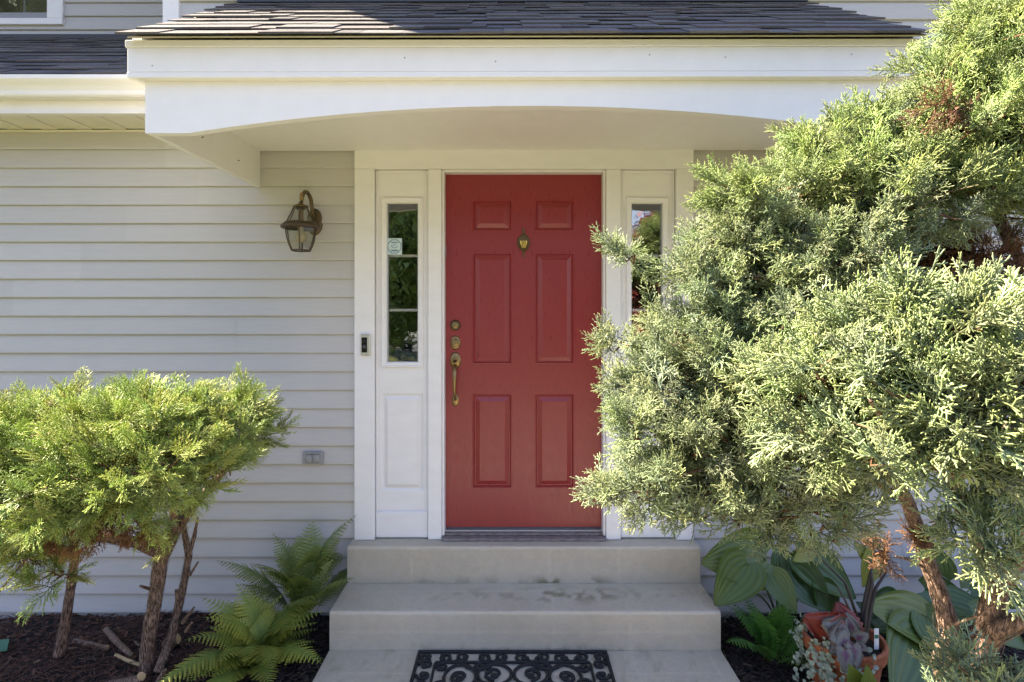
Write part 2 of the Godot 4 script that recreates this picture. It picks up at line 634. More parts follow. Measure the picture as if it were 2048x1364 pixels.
	b.box(Vector3(-1.10, 0.0, 0.0), Vector3(0, 0.05, 0.035), 0.003)
	b.box(Vector3(-0.125, 0.0505, 0.0), Vector3(0, 1.25, 0.033), 0.003)
	b.box(Vector3(-1.10, 0.0505, 0.0), Vector3(-0.975, 1.25, 0.033), 0.003)
	b.box(Vector3(-1.10, 1.2505, 0.0), Vector3(0, 1.35, 0.034), 0.003)
	put("frame", b.mesh(), M.trim, w)
	b = MB.new()
	b.box(Vector3(-0.9745, 0.0508, 0.002), Vector3(-0.1255, 0.10, 0.022), 0.003)
	put("sash", b.mesh(), M.outlet, w)
	bx("muntin", Vector3(-0.33, 0.1005, 0.006), Vector3(-0.31, 1.2495, 0.012), M.outlet, w, 0.001)
	bx("muntin", Vector3(-0.65, 0.1005, 0.006), Vector3(-0.63, 1.2495, 0.012), M.outlet, w, 0.001)
	bx("pane", Vector3(-0.9745, 0.1, 0.0135), Vector3(-0.1255, 1.249, 0.0175), M.pane, w, 0.0)
	bx("coating", Vector3(-0.9745, 0.1, 0.0176), Vector3(-0.1255, 1.249, 0.0177), M.coating, w, 0.0)

func entry(h: Node3D) -> void:
	# casings and posts
	var s := group_node("door_surround", h)
	bx("casing", Vector3(-0.905, 0.474, 0.0), Vector3(-0.79, 2.6045, 0.034), M.trim_smooth, s, 0.003)
	bx("casing", Vector3(0.943, 0.474, 0.0), Vector3(1.043, 2.6045, 0.034), M.trim_smooth, s, 0.003)
	bx("head_board", Vector3(-0.905, 2.605, 0.0), Vector3(1.043, 2.722, 0.034), M.trim_smooth, s, 0.003)
	bx("head_cap", Vector3(-0.912, 2.7225, 0.0), Vector3(1.050, 2.734, 0.045), M.trim_smooth, s, 0.003)
	bx("post", Vector3(-0.483, 0.474, -0.10), Vector3(-0.405, 2.6045, 0.030), M.trim_smooth, s, 0.004)
	bx("post", Vector3(0.541, 0.474, -0.10), Vector3(0.626, 2.6045, 0.030), M.trim_smooth, s, 0.004)
	# door stops, a step back
	bx("jamb", Vector3(-0.4045, 0.49, -0.10), Vector3(-0.391, 2.6045, 0.012), M.trim_smooth, s, 0.003)
	bx("jamb", Vector3(0.527, 0.49, -0.10), Vector3(0.5405, 2.6045, 0.012), M.trim_smooth, s, 0.003)
	bx("jamb_head", Vector3(-0.3905, 2.592, -0.10), Vector3(0.5265, 2.6045, 0.012), M.trim_smooth, s, 0.002)
	var st := group_node("threshold", h)
	bx("sill", Vector3(-0.402, 0.471, -0.10), Vector3(0.538, 0.488, 0.050), M.sill, st, 0.004)
	bx("sill_step", Vector3(-0.3905, 0.4885, -0.10), Vector3(0.5265, 0.500, 0.006), M.sill, st, 0.003)
	bx("metal_strip", Vector3(-0.3905, 0.5005, -0.10), Vector3(0.5265, 0.5075, -0.022), M.nickel, st, 0.002)
	bx("gasket", Vector3(-0.3905, 0.508, -0.09), Vector3(0.5265, 0.5165, -0.052), M.gasket, st, 0.0)

	# sidelights
	for side in [-1, 1]:
		var sl := group_node("sidelight", h)
		var x0 := -0.7895 if side < 0 else 0.6265
		var x1 := -0.4835 if side < 0 else 0.9425
		var cx := (x0 + x1) / 2
		var hw := 0.122
		# face board with openings: stiles and rails
		var b := MB.new()
		var z0 := -0.06
		var zf := -0.004
		b.box(Vector3(x0, 0.476, z0), Vector3(cx - hw, 2.604, zf), 0.0)
		b.box(Vector3(cx + hw, 0.476, z0), Vector3(x1, 2.604, zf), 0.0)
		b.box(Vector3(cx - hw, 2.447, z0), Vector3(cx + hw, 2.604, zf), 0.0)
		b.box(Vector3(cx - hw, 1.31, z0), Vector3(cx + hw, 1.461, zf), 0.0)
		b.box(Vector3(cx - hw, 0.476, z0), Vector3(cx + hw, 0.745, zf), 0.0)
		put("board", b.mesh(), M.trim_smooth, sl)
		# thin edge moulding up both sides and across
		b = MB.new()
		for e in [[x0 + 0.002, x0 + 0.012], [x1 - 0.012, x1 - 0.002]]:
			b.box(Vector3(e[0], 0.63, zf), Vector3(e[1], 2.6035, zf + 0.012), 0.003)
		b.box(Vector3(x0 + 0.0125, 2.590, zf), Vector3(x1 - 0.0125, 2.6035, zf + 0.012), 0.003)
		b.box(Vector3(x0 + 0.002, 0.478, zf), Vector3(x1 - 0.002, 0.6295, zf + 0.016), 0.005)
		put("moulding", b.mesh(), M.trim_smooth, sl)
		# raised panel below
		b = MB.new()
		b.rings(cx - hw, cx + hw, 0.745, 1.31, [[0.0, zf], [0.004, zf - 0.002], [0.010, zf - 0.010], [0.016, zf - 0.010], [0.038, zf + 0.003], [0.040, zf + 0.003]])
		put("raised_panel", b.mesh(), M.trim_smooth, sl)
		# window frame
		b = MB.new()
		b.rings(cx - hw, cx + hw, 1.461, 2.447, [[0.0, zf], [0.001, zf + 0.010], [0.008, zf + 0.013], [0.014, zf + 0.008], [0.026, zf + 0.007], [0.0315, zf + 0.001], [0.0325, zf - 0.022]])
		var f := b
		# cut the filled centre away: keep every ring but the last quad
		f.i.resize(f.i.size() - 6)
		put("frame", f.mesh(), M.trim_smooth, sl)
		b = MB.new()
		var gx0 := cx - hw + 0.0325
		var gx1 := cx + hw - 0.0325
		b.box(Vector3(gx0, 1.494, -0.060), Vector3(gx0 + 0.005, 2.414, -0.027), 0.0)
		b.box(Vector3(gx1 - 0.005, 1.494, -0.060), Vector3(gx1, 2.414, -0.027), 0.0)
		put("spacer_bar", b.mesh(), M.steel, sl)
		bx("pane", Vector3(gx0, 1.494, -0.031), Vector3(gx1, 2.414, -0.028), M.pane, sl, 0.0)
		bx("coating", Vector3(gx0, 1.494, -0.0278), Vector3(gx1, 2.414, -0.0277), M.coating, sl, 0.0)
		bx("pane", Vector3(gx0 + 0.0052, 1.494, -0.057), Vector3(gx1 - 0.0052, 2.414, -0.054), M.pane, sl, 0.0)
		for y in [2.113, 1.794]:
			bx("muntin", Vector3(gx0 + 0.0055, y - 0.008, -0.046), Vector3(gx1 - 0.0055, y + 0.008, -0.036), M.trim_smooth, sl, 0.002)

	# the door
	var d := group_node("door", h)
	tag(d, "red six-panel front door with brass knocker and handleset")
	var zf := -0.05
	var zb := -0.095
	var X := [-0.390, -0.232, 0.0, 0.136, 0.366, 0.526]
	var Y := [0.5175, 0.748, 1.298, 1.477, 2.130, 2.262, 2.439, 2.591]
	var b := MB.new()
	for k in [0, 2, 4]:
		b.box(Vector3(X[k], Y[0], zb), Vector3(X[k + 1], Y[7], zf))
	for k in [0, 2, 4, 6]:
		for c in [1, 3]:
			b.box(Vector3(X[c], Y[k], zb), Vector3(X[c + 1], Y[k + 1], zf))
	put("slab", b.mesh(), M.door_red, d)
	for k in [1, 3, 5]:
		for c in [1, 3]:
			b = MB.new()
			b.rings(X[c], X[c + 1], Y[k], Y[k + 1], [[0.0, zf], [0.002, zf + 0.003], [0.006, zf + 0.0035], [0.009, zf - 0.001], [0.013, zf - 0.009], [0.018, zf - 0.009], [0.040, zf - 0.001], [0.042, zf]])
			put("panel", b.mesh(), M.door_red, d)
	# --- locks and handle
	var face := Basis(Vector3.RIGHT, PI / 2)   # lathe axis y -> z
	b = MB.new()
	b.lathe([Vector2(0.031, 0), Vector2(0.031, 0.004), Vector2(0.028, 0.012), Vector2(0.022, 0.017), Vector2(0.018, 0.0165), Vector2(0.0, 0.0165)], Vector3(-0.333, 1.705, zf), 28, Vector3.ONE, face)
	put("deadbolt", b.mesh(), M.brass_dark, d)
	b = MB.new()
	b.lathe([Vector2(0.0165, 0.0165), Vector2(0.0155, 0.019), Vector2(0.0, 0.019)], Vector3(-0.333, 1.705, zf), 24, Vector3.ONE, face)
	put("lock_cylinder", b.mesh(), M.brass, d)
	bx("keyhole", Vector3(-0.3338, 1.699, zf + 0.018), Vector3(-0.3322, 1.711, zf + 0.0197), M.black_matte, d, 0.0)
	b = MB.new()
	b.lathe([Vector2(0.030, 0), Vector2(0.030, 0.003), Vector2(0.026, 0.008), Vector2(0.020, 0.009), Vector2(0.0, 0.009)], Vector3(-0.333, 1.603, zf), 32, Vector3(1, 1, 1.42), face)
	put("lock_plate", b.mesh(), M.brass, d)
	b = MB.new()
	b.lathe([Vector2(0.0225, 0.009), Vector2(0.0225, 0.014), Vector2(0.0205, 0.019), Vector2(0.017, 0.0175), Vector2(0.015, 0.020), Vector2(0.0, 0.020)], Vector3(-0.333, 1.600, zf), 28, Vector3.ONE, face)
	put("lock_cylinder", b.mesh(), M.brass, d)
	bx("keyhole", Vector3(-0.3338, 1.592, zf + 0.0195), Vector3(-0.3322, 1.604, zf + 0.0207), M.black_matte, d, 0.0)
	b = MB.new()
	b.lathe([Vector2(0.033, 0), Vector2(0.033, 0.003), Vector2(0.029, 0.009), Vector2(0.018, 0.0125), Vector2(0.0, 0.0135)], Vector3(-0.333, 1.499, zf), 36, Vector3(1, 1, 1.5), face)
	put("handle_plate", b.mesh(), M.brass, d)
	b = MB.new()
	var pa := PackedVector3Array()
	var ra := PackedFloat32Array()
	for p in [[1.497, 0.012, 0.010], [1.497, 0.030, 0.0115], [1.494, 0.045, 0.010], [1.490, 0.050, 0.006]]:
		pa.append(Vector3(-0.333, p[0], zf + p[1])); ra.append(p[2])
	b.tube(pa, ra, 12, Vector3(1.25, 0.6, 1))
	put("thumb_latch", b.mesh(), M.brass_dark, d)
	b = MB.new()
	pa = PackedVector3Array(); ra = PackedFloat32Array()
	for p in [[1.468, 0.008, 0.012], [1.462, 0.024, 0.0125], [1.448, 0.042, 0.0125], [1.425, 0.052, 0.0125], [1.395, 0.055, 0.0115], [1.36, 0.053, 0.010], [1.325, 0.047, 0.0085], [1.295, 0.036, 0.0072], [1.277, 0.024, 0.0066], [1.268, 0.008, 0.0066]]:
		pa.append(Vector3(-0.333, p[0], zf + p[1])); ra.append(p[2])
	b.tube(pa, ra, 16)
	put("pull_handle", b.mesh(), M.brass, d)
	b = MB.new()
	b.lathe([Vector2(0.021, 0), Vector2(0.021, 0.003), Vector2(0.017, 0.007), Vector2(0.0, 0.009)], Vector3(-0.333, 1.264, zf), 32, Vector3(1, 1, 1.75), face)
	put("handle_foot", b.mesh(), M.brass, d)
	# --- knocker
	var kx := 0.068
	var ky := 2.189
	b = MB.new()
	# urn-shaped back plate, domed
	var rows := []
	var outline := [[0.084, 0.001], [0.080, 0.0055], [0.072, 0.008], [0.066, 0.0045], [0.060, 0.010], [0.055, 0.005], [0.050, 0.008], [0.045, 0.013], [0.038, 0.022], [0.030, 0.029], [0.020, 0.031], [0.006, 0.0295], [-0.010, 0.026], [-0.026, 0.019], [-0.038, 0.010], [-0.044, 0.006], [-0.050, 0.0075], [-0.056, 0.0045], [-0.062, 0.0065], [-0.070, 0.004], [-0.076, 0.006], [-0.083, 0.001]]
	for o in outline:
		var row := PackedVector3Array()
		for q in 13:
			var a := PI * q / 12.0
			row.append(Vector3(kx - cos(a) * o[1] * 1.12, ky + o[0] * 1.06, zf + sin(a) * minf(o[1] * 0.6, 0.010)))
		rows.append(row)
	b.sheet(rows)
	put("knocker_plate", b.mesh(), M.brass_dark, d)
	b = MB.new()
	rows = []
	for q in 9:
		var t := q / 8.0
		var yy := 0.012 - 0.048 * t
		var hw2 := 0.0215 * sqrt(maxf(0.0, 1.0 - pow(t, 2.2))) + 0.0005
		var row := PackedVector3Array()
		for e in 11:
			var a := PI * e / 10.0
			row.append(Vector3(kx - cos(a) * hw2, ky + yy, zf + 0.010 + sin(a) * 0.008 * (1 - t * 0.6)))
		rows.append(row)
	b.sheet(rows)
	put("knocker_shield", b.mesh(), M.brass_bright, d)
	b = MB.new()
	pa = PackedVector3Array(); ra = PackedFloat32Array()
	for q in 25:
		var t := -1.0 + 2.0 * q / 24.0
		pa.append(Vector3(kx + sin(t * 1.45) * 0.0385, ky + 0.020 - cos(t * 1.45) * 0.066 + 0.0 , zf + 0.014 + 0.008 * cos(t * 1.45)))
		ra.append(0.0028 + 0.0016 * cos(t * 1.5))
	b.tube(pa, ra, 10)
	b.lathe([Vector2(0.0, 0.0), Vector2(0.008, 0.003), Vector2(0.009, 0.007), Vector2(0.006, 0.011), Vector2(0.0, 0.013)], Vector3(kx, ky - 0.055, zf + 0.020), 14)
	put("knocker_ring", b.mesh(), M.brass_dark, d)
	# hinge-side strike seen in the gap by the jamb
	bx("strike_plate", Vector3(-0.3905, 2.105, -0.049), Vector3(-0.3865, 2.175, -0.028), M.steel, d, 0.001)

func tri_prism(b: MB, pts: Array, x0: float, x1: float) -> void:
	# polygon (z, y) extruded along x
	var n := pts.size()
	for k in n:
		var p: Vector2 = pts[k]
		var q: Vector2 = pts[(k + 1) % n]
		var N := Vector3(0, -(q.x - p.x), (q.y - p.y)).normalized()
		b.quad(Vector3(x0, p.y, p.x), Vector3(x1, p.y, p.x), Vector3(x1, q.y, q.x), Vector3(x0, q.y, q.x), N)
	for k in range(1, n - 1):
		for x in [x0, x1]:
			b.tri(Vector3(x, pts[0].y, pts[0].x), Vector3(x, pts[k].y, pts[k].x), Vector3(x, pts[k + 1].y, pts[k + 1].x), Vector3(-1 if x == x0 else 1, 0, 0))

func shingle_mesh(t: float) -> ArrayMesh:
	var b := MB.new()
	b.box(Vector3(-0.5, 0, -0.2), Vector3(0.5, t, 0))
	return b.mesh()

# lay shingle courses on a slope. eave: front point (x ignored); up: unit vector up the slope
func lay_shingles(parent: Node3D, y0: float, z0: float, slope: float, length: float, xl: Callable, xr: Callable, rng: RandomNumberGenerator, avg := 0.2) -> void:
	var ang := atan(slope)
	var up := Vector3(0, sin(ang), -cos(ang))
	var nrm := Vector3(0, cos(ang), sin(ang))
	var thin := shingle_mesh(0.0042)
	var thick := shingle_mesh(0.0085)
	var ex := 0.142
	var n := int(ceil(length / ex))
	for k in n:
		var s := ex * k
		var a: float = xl.call(s)
		var e: float = xr.call(s)
		var x := a + rng.randf_range(-0.12, 0.0)
		while x < e:
			var w := rng.randf_range(0.55, 1.5) * avg
			var p0 := maxf(x, a + rng.randf_range(-0.012, 0.012))
			var p1 := minf(x + w, e + rng.randf_range(-0.012, 0.012))
			x += w
			if p1 - p0 < 0.03:
				continue
			var big := rng.randf() < 0.5
			var o := put("shingle", thick if big else thin, M["shingle_%d" % [0, 0, 1, 1, 2, 3][rng.randi_range(0, 5)]], parent)
			var tilt := 0.0105 / 0.2 + rng.randf_range(0, 0.006)
			var bas := Basis(Vector3.RIGHT, ang - tilt)   # turns -z up the slope
			bas = Basis(Vector3(0, 1, 0), rng.randf_range(-0.004, 0.004)) * bas
			o.transform = Transform3D(bas * Basis.from_scale(Vector3(p1 - p0 - 0.0015, 1, 1)), Vector3((p0 + p1) / 2, y0, z0) + up * (s + rng.randf_range(-0.002, 0.002)) + nrm * (0.0120 + rng.randf_range(0, 0.0015)))

func porch(h: Node3D) -> void:
	var rng := RandomNumberGenerator.new()
	rng.seed = 23
	var p := group_node("porch_roof", h)
	var cx := 0.068
	var zb := 0.98
	var x0 := cx - 1.539
	var x1 := cx + 1.539
	# arched front board
	var b := MB.new()
	var top := 2.712
	var m := 48
	var pts := []
	var half := 1.363
	for k in m + 1:
		var x := -half + 2 * half * k / float(m)
		var t := x / half
		pts.append(Vector2(cx + x, 2.504 + 0.107 * (1.0 - t * t)))
	pts.push_front(Vector2(x0, 2.504))
	pts.append(Vector2(x1, 2.504))
	for z in [zb, zb - 0.038]:
		var N := Vector3(0, 0, 1 if z == zb else -1)
		for k in pts.size() - 1:
			b.quad(Vector3(pts[k].x, pts[k].y, z), Vector3(pts[k + 1].x, pts[k + 1].y, z), Vector3(pts[k + 1].x, top, z), Vector3(pts[k].x, top, z), N)
	for k in pts.size() - 1:
		var a := Vector3(pts[k].x, pts[k].y, zb)
		var c := Vector3(pts[k + 1].x, pts[k + 1].y, zb)
		b.quad(a, c, c - Vector3(0, 0, 0.038), a - Vector3(0, 0, 0.038), Vector3(c.y - a.y, -(c.x - a.x), 0).normalized())
	for x in [x0, x1]:
		b.quad(Vector3(x, 2.504, zb), Vector3(x, top, zb), Vector3(x, top, zb - 0.038), Vector3(x, 2.504, zb - 0.038), Vector3(signf(x), 0, 0))
	put("arched_beam", b.mesh(), M.trim, p)
	# side beams to the wall
	for s in [[x0, x0 + 0.026], [x1 - 0.026, x1]]:
		bx("side_beam", Vector3(s[0], 2.5045, 0.018), Vector3(s[1], 2.74, zb - 0.0385), M.trim, p, 0.002)
	for q in [[0.62, 2.600], [0.28, 2.585]]:
		bx("nail", Vector3(x0 + 0.026, q[1], q[0] - 0.002), Vector3(x0 + 0.034, q[1] + 0.004, q[0] + 0.002), M.black_matte, p, 0.0)
	# soffit boards, parallel to the wall
	for k in 8:
		var za := 0.018 + k * 0.1155
		bx("soffit_board", Vector3(x0 + 0.0265, 2.742 + rng.randf_range(0, 0.0015), za + 0.001), Vector3(x1 - 0.0265, 2.756, za + 0.1140), M.soffit, p, 0.005)
	bx("soffit_trim", Vector3(x0 + 0.0265, 2.7305, 0.018), Vector3(x1 - 0.0265, 2.7415, 0.034), M.soffit, p, 0.002)
	# fascia, in two levels, with a flat underside
	bx("fascia", Vector3(cx - 1.59, 2.7125, 0.02), Vector3(cx + 1.59, 2.735, 1.014), M.trim, p, 0.002)
	bx("fascia", Vector3(cx - 1.588, 2.7355, 0.955), Vector3(cx + 1.588, 2.832, 1.013), M.trim, p, 0.002)
	bx("drip_board", Vector3(cx - 1.594, 2.8325, 0.955), Vector3(cx + 1.594, 2.861, 1.017), M.trim, p, 0.002)
	# side gables
	for s in [-1.0, 1.0]:
		b = MB.new()
		tri_prism(b, [Vector2(0.02, 2.7355), Vector2(0.9545, 2.7355), Vector2(0.9545, 2.90), Vector2(0.02, 3.53)], cx + s * 1.588 - 0.02, cx + s * 1.588 + 0.02)
		put("side_gable", b.mesh(), M.trim, p)
	for q in [[-1.42, 2.76], [-0.42, 2.79], [-0.06, 2.775], [0.55, 2.80], [0.85, 2.79], [1.35, 2.80]]:
		b = MB.new()
		b.lathe([Vector2(0.003, 0.0), Vector2(0.003, 0.0012), Vector2(0.0, 0.0014)], Vector3(q[0], q[1], 1.0128), 8, Vector3.ONE, Basis(Vector3.RIGHT, PI / 2))
		put("nail_head", b.mesh(), M.outlet, p)
	# deck and shingles
	var slope := 0.6745
	b = MB.new()
	var yb := 2.868
	var f0 := Vector3(cx - 1.575, yb, 1.030)
	var f1 := Vector3(cx + 1.575, yb, 1.030)
	var w0 := Vector3(cx - 1.655, yb + slope * 1.025, 0.005)
	var w1 := Vector3(cx + 1.655, yb + slope * 1.025, 0.005)
	var dn := Vector3(0, -0.006, 0)
	b.quad(f0, f1, w1, w0, Vector3(0, 0.83, 0.55))
	b.quad(f0 + dn, f1 + dn, w1 + dn, w0 + dn, Vector3(0, -0.83, -0.55))
	b.quad(f0, f1, f1 + dn, f0 + dn, Vector3(0, 0, 1))
	b.quad(f0, w0, w0 + dn, f0 + dn, Vector3(-1, 0, 0))
	b.quad(f1, w1, w1 + dn, f1 + dn, Vector3(1, 0, 0))
	put("roof_deck", b.mesh(), M.soffit, p)
	var L := 1.05 * sqrt(1 + slope * slope)
	lay_shingles(p, yb - 0.024, 1.066, slope, L - 0.04, func(s): return cx - 1.585 - 0.075 * s / L, func(s): return cx + 1.585 + 0.075 * s / L, rng, 0.18)
	bx("flashing", Vector3(cx - 1.64, 3.568, 0.017), Vector3(cx + 1.64, 3.600, 0.030), M.gasket, p, 0.0)
	p.rotation.z = 0.0018

func low_roof(h: Node3D) -> void:
	var rng := RandomNumberGenerator.new()
	rng.seed = 37
	var r := group_node("low_roof", h)
	var xr := -1.53
	var b := MB.new()
	var s := 0.62
	tri_prism(b, [Vector2(0.36, 2.975), Vector2(0.36, 2.992), Vector2(-1.18, 2.992 + s * 1.54), Vector2(-1.18, 2.975 + s * 1.54)], -6.5, -2.0)
	tri_prism(b, [Vector2(0.36, 2.975), Vector2(0.36, 2.992), Vector2(0.018, 2.992 + s * 0.342), Vector2(0.018, 2.975 + s * 0.342)], -1.9995, xr)
	put("roof_deck", b.mesh(), M.black_matte, r)
	var L := 1.54 * sqrt(1 + s * s)
	var Lw := 0.33 * sqrt(1 + s * s)
	lay_shingles(r, 2.990, 0.372, s, L - 0.03, func(_q): return -4.9, func(q): return xr if q < Lw - 0.1 else -2.015, rng, 0.21)
	bx("flashing", Vector3(-5.2, 3.935, -1.163), Vector3(-2.015, 3.975, -1.15), M.gasket, r, 0.0)
	# frieze and soffit
	bx("fascia", Vector3(-6.5, 2.833, 0.262), Vector3(xr, 2.960, 0.285), M.trim, r, 0.002)
	bx("fascia_lip", Vector3(-6.5, 2.826, 0.258), Vector3(xr, 2.8325, 0.300), M.trim, r, 0.002)
	for k in 34:
		var x := xr - 0.1 - 0.098 * k
		bx("soffit_board", Vector3(x + 0.004, 2.834 + (0.004 if k % 2 == 0 else 0.0), 0.0205), Vector3(x + 0.0945, 2.848, 0.1995), M.soffit, r, 0.0)
	for k in 34:
		var x := xr - 0.1 - 0.098 * k
		bx("soffit_board", Vector3(x + 0.004, 2.834 + (0.004 if k % 2 == 0 else 0.0), 0.1997), Vector3(x + 0.0945, 2.848, 0.2575), M.soffit, r, 0.0)
	bx("soffit_trim", Vector3(-6.5, 2.824, 0.0), Vector3(xr, 2.8335, 0.02), M.soffit, r, 0.002)
	# K-style gutter
	b = MB.new()
	var prof := [Vector2(0.290, 2.985), Vector2(0.290, 2.900), Vector2(0.345, 2.898), Vector2(0.352, 2.905), Vector2(0.354, 2.925), Vector2(0.366, 2.945), Vector2(0.383, 2.962), Vector2(0.391, 2.972), Vector2(0.392, 2.990), Vector2(0.388, 2.994), Vector2(0.380, 2.994), Vector2(0.380, 2.988), Vector2(0.386, 2.986), Vector2(0.384, 2.974), Vector2(0.362, 2.950), Vector2(0.348, 2.925), Vector2(0.346, 2.906), Vector2(0.294, 2.906), Vector2(0.294, 2.985)]
	for k in prof.size() - 1:
		var p: Vector2 = prof[k]
		var q: Vector2 = prof[k + 1]
		var N := Vector3(0, q.x - p.x, -(q.y - p.y)).normalized()
		b.quad(Vector3(-6.5, p.y, p.x), Vector3(xr, p.y, p.x), Vector3(xr, q.y, q.x), Vector3(-6.5, q.y, q.x), -N)
	put("gutter", b.mesh(), M.trim_smooth, r)

# ---------------------------------------------------------------- concrete steps
func steps() -> void:
	var s := thing("concrete_steps", "pale concrete front steps with moss stains below the red door", "steps")
	var noise := FastNoiseLite.new()
	noise.seed = 5
	noise.frequency = 9.0
	noise.fractal_octaves = 4
	var big := FastNoiseLite.new()
	big.seed = 9
	big.frequency = 1.6
	big.fractal_octaves = 4
	var cx := 0.066
	var hw := 0.985
	for t in [[0.472, 0.272, -0.119, 0.120], [0.271, 0.080, -0.119, 0.420], [0.079, -0.2, -0.119, 1.042]]:
		var b := MB.new()
		b.colored = true
		var y: float = t[0]
		var yl: float = t[1]
		var z0: float = t[2]
		var z1: float = t[3]
		# cross-section: tread, rounded nose, riser; swept in x on a fine grid so that stains can follow it
		var sec := []
		var nz := 26
		for k in nz:
			sec.append(Vector2(z0 + (z1 - 0.016 - z0) * k / float(nz - 1), y))
		for k in range(1, 6):
			var a := PI / 2 * k / 5.0
			sec.append(Vector2(z1 - 0.016 + 0.016 * sin(a), y - 0.016 + 0.016 * cos(a)))
		for k in range(1, 19):
			sec.append(Vector2(z1 + 0.004 * k / 18.0, y - 0.016 + (yl - y + 0.016) * k / 18.0))
		var rows := []
		var cols := []
		var nx := 170
		for q in sec:
			var row := PackedVector3Array()
			var cr := PackedColorArray()
			for k in nx:
				var u := -1.0 + 2.0 * k / (nx - 1.0)
				var x := cx + hw * u
				var edge := 0.0
				var w := noise.get_noise_3d(x, q.y, q.x)
				var g := big.get_noise_3d(x, q.y * 2.0, q.x)
				var wob := big.get_noise_3d(x * 3.0, q.y + 4.0, q.x) * 0.0025
				var p := Vector3(x + (0.006 * signf(u) * (q.y - y) if absf(u) > 0.999 else 0.0), q.y + wob * (1.0 if q.x < z1 - 0.02 else 0.3), q.x)
				if q.y < y - 0.02:
					p.z += wob
				var c := Color(0.65, 0.575, 0.445).lerp(Color(0.68, 0.61, 0.485), clampf(0.5 + g * 1.2, 0, 1))
				# dark weathering and moss where the photograph has them
				var m := 0.0
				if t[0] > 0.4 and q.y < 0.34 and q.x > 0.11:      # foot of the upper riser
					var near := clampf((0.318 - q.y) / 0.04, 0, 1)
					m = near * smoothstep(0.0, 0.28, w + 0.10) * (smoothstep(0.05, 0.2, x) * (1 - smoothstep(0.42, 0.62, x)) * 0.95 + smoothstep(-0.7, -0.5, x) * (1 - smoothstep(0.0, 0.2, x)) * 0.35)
				elif t[0] > 0.2 and t[0] < 0.4:
					if q.y > 0.262:                              # middle tread
						var d := absf(q.x - 0.25) / 0.10
						m = clampf(1.15 - d, 0, 1) * smoothstep(0.02, 0.30, w + 0.03) * smoothstep(0.0, 0.15, x) * (1 - smoothstep(0.45, 0.68, x)) * 0.7
						m = maxf(m, clampf(1.0 - d, 0, 1) * smoothstep(0.12, 0.3, w) * 0.35 * smoothstep(-0.6, -0.3, x))
					elif q.y < 0.13:
						m = clampf((0.125 - q.y) / 0.04, 0, 1) * smoothstep(0.05, 0.3, w) * 0.4 * smoothstep(-0.8, -0.6, x) * (1 - smoothstep(0.5, 0.8, x))
				elif t[0] < 0.2:
					m = smoothstep(0.12, 0.35, w) * 0.25
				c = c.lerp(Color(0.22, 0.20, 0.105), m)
				row.append(p)
				cr.append(c)
			rows.append(row)
			cols.append(cr)
		b.sheet(rows, cols)
		for e in [0, nx - 1]:
			var k0 := 0
			b.col = Color(0.65, 0.58, 0.455)
			for k in sec.size() - 1:
				var p: Vector3 = rows[k][e]
				var q: Vector3 = rows[k + 1][e]
				b.quad(p, q, Vector3(q.x, yl - 0.3, q.z), Vector3(p.x, yl - 0.3, p.z), Vector3(-1 if e == 0 else 1, 0, 0))
		put("step", b.mesh(), M.concrete, s)

# ---------------------------------------------------------------- doormat
func strip(b: MB, pts: PackedVector3Array, r: float) -> void:
	var ra := PackedFloat32Array()
	for k in pts.size():
		ra.append(r)
	b.tube(pts, ra, 8, Vector3(1, 0.75, 1))

func scroll(b: MB, at: Vector2, size: float, start: float, turn: float, hand: float, r: float) -> void:
	# spiral that winds in to a ball
	var pts := PackedVector3Array()
	var n := 22
	for k in n + 1:
		var t := k / float(n)
		var a := start + hand * turn * t
		var rad := size * (1.0 - 0.70 * t)
		pts.append(Vector3(at.x + cos(a) * rad, 0.008, at.y + sin(a) * rad))
	strip(b, pts, r)
	b.lathe([Vector2(0.0, 0.0), Vector2(r * 1.7, 0.003), Vector2(r * 1.9, 0.008), Vector2(r * 1.3, 0.0135), Vector2(0, 0.0145)], Vector3(pts[n].x, 0.0, pts[n].z), 12)

func arc(b: MB, at: Vector2, rx: float, rz: float, a0: float, a1: float, r: float) -> void:
	var pts := PackedVector3Array()
	for k in 17:
		var a := a0 + (a1 - a0) * k / 16.0
		pts.append(Vector3(at.x + cos(a) * rx, 0.008, at.y + sin(a) * rz))
	strip(b, pts, r)

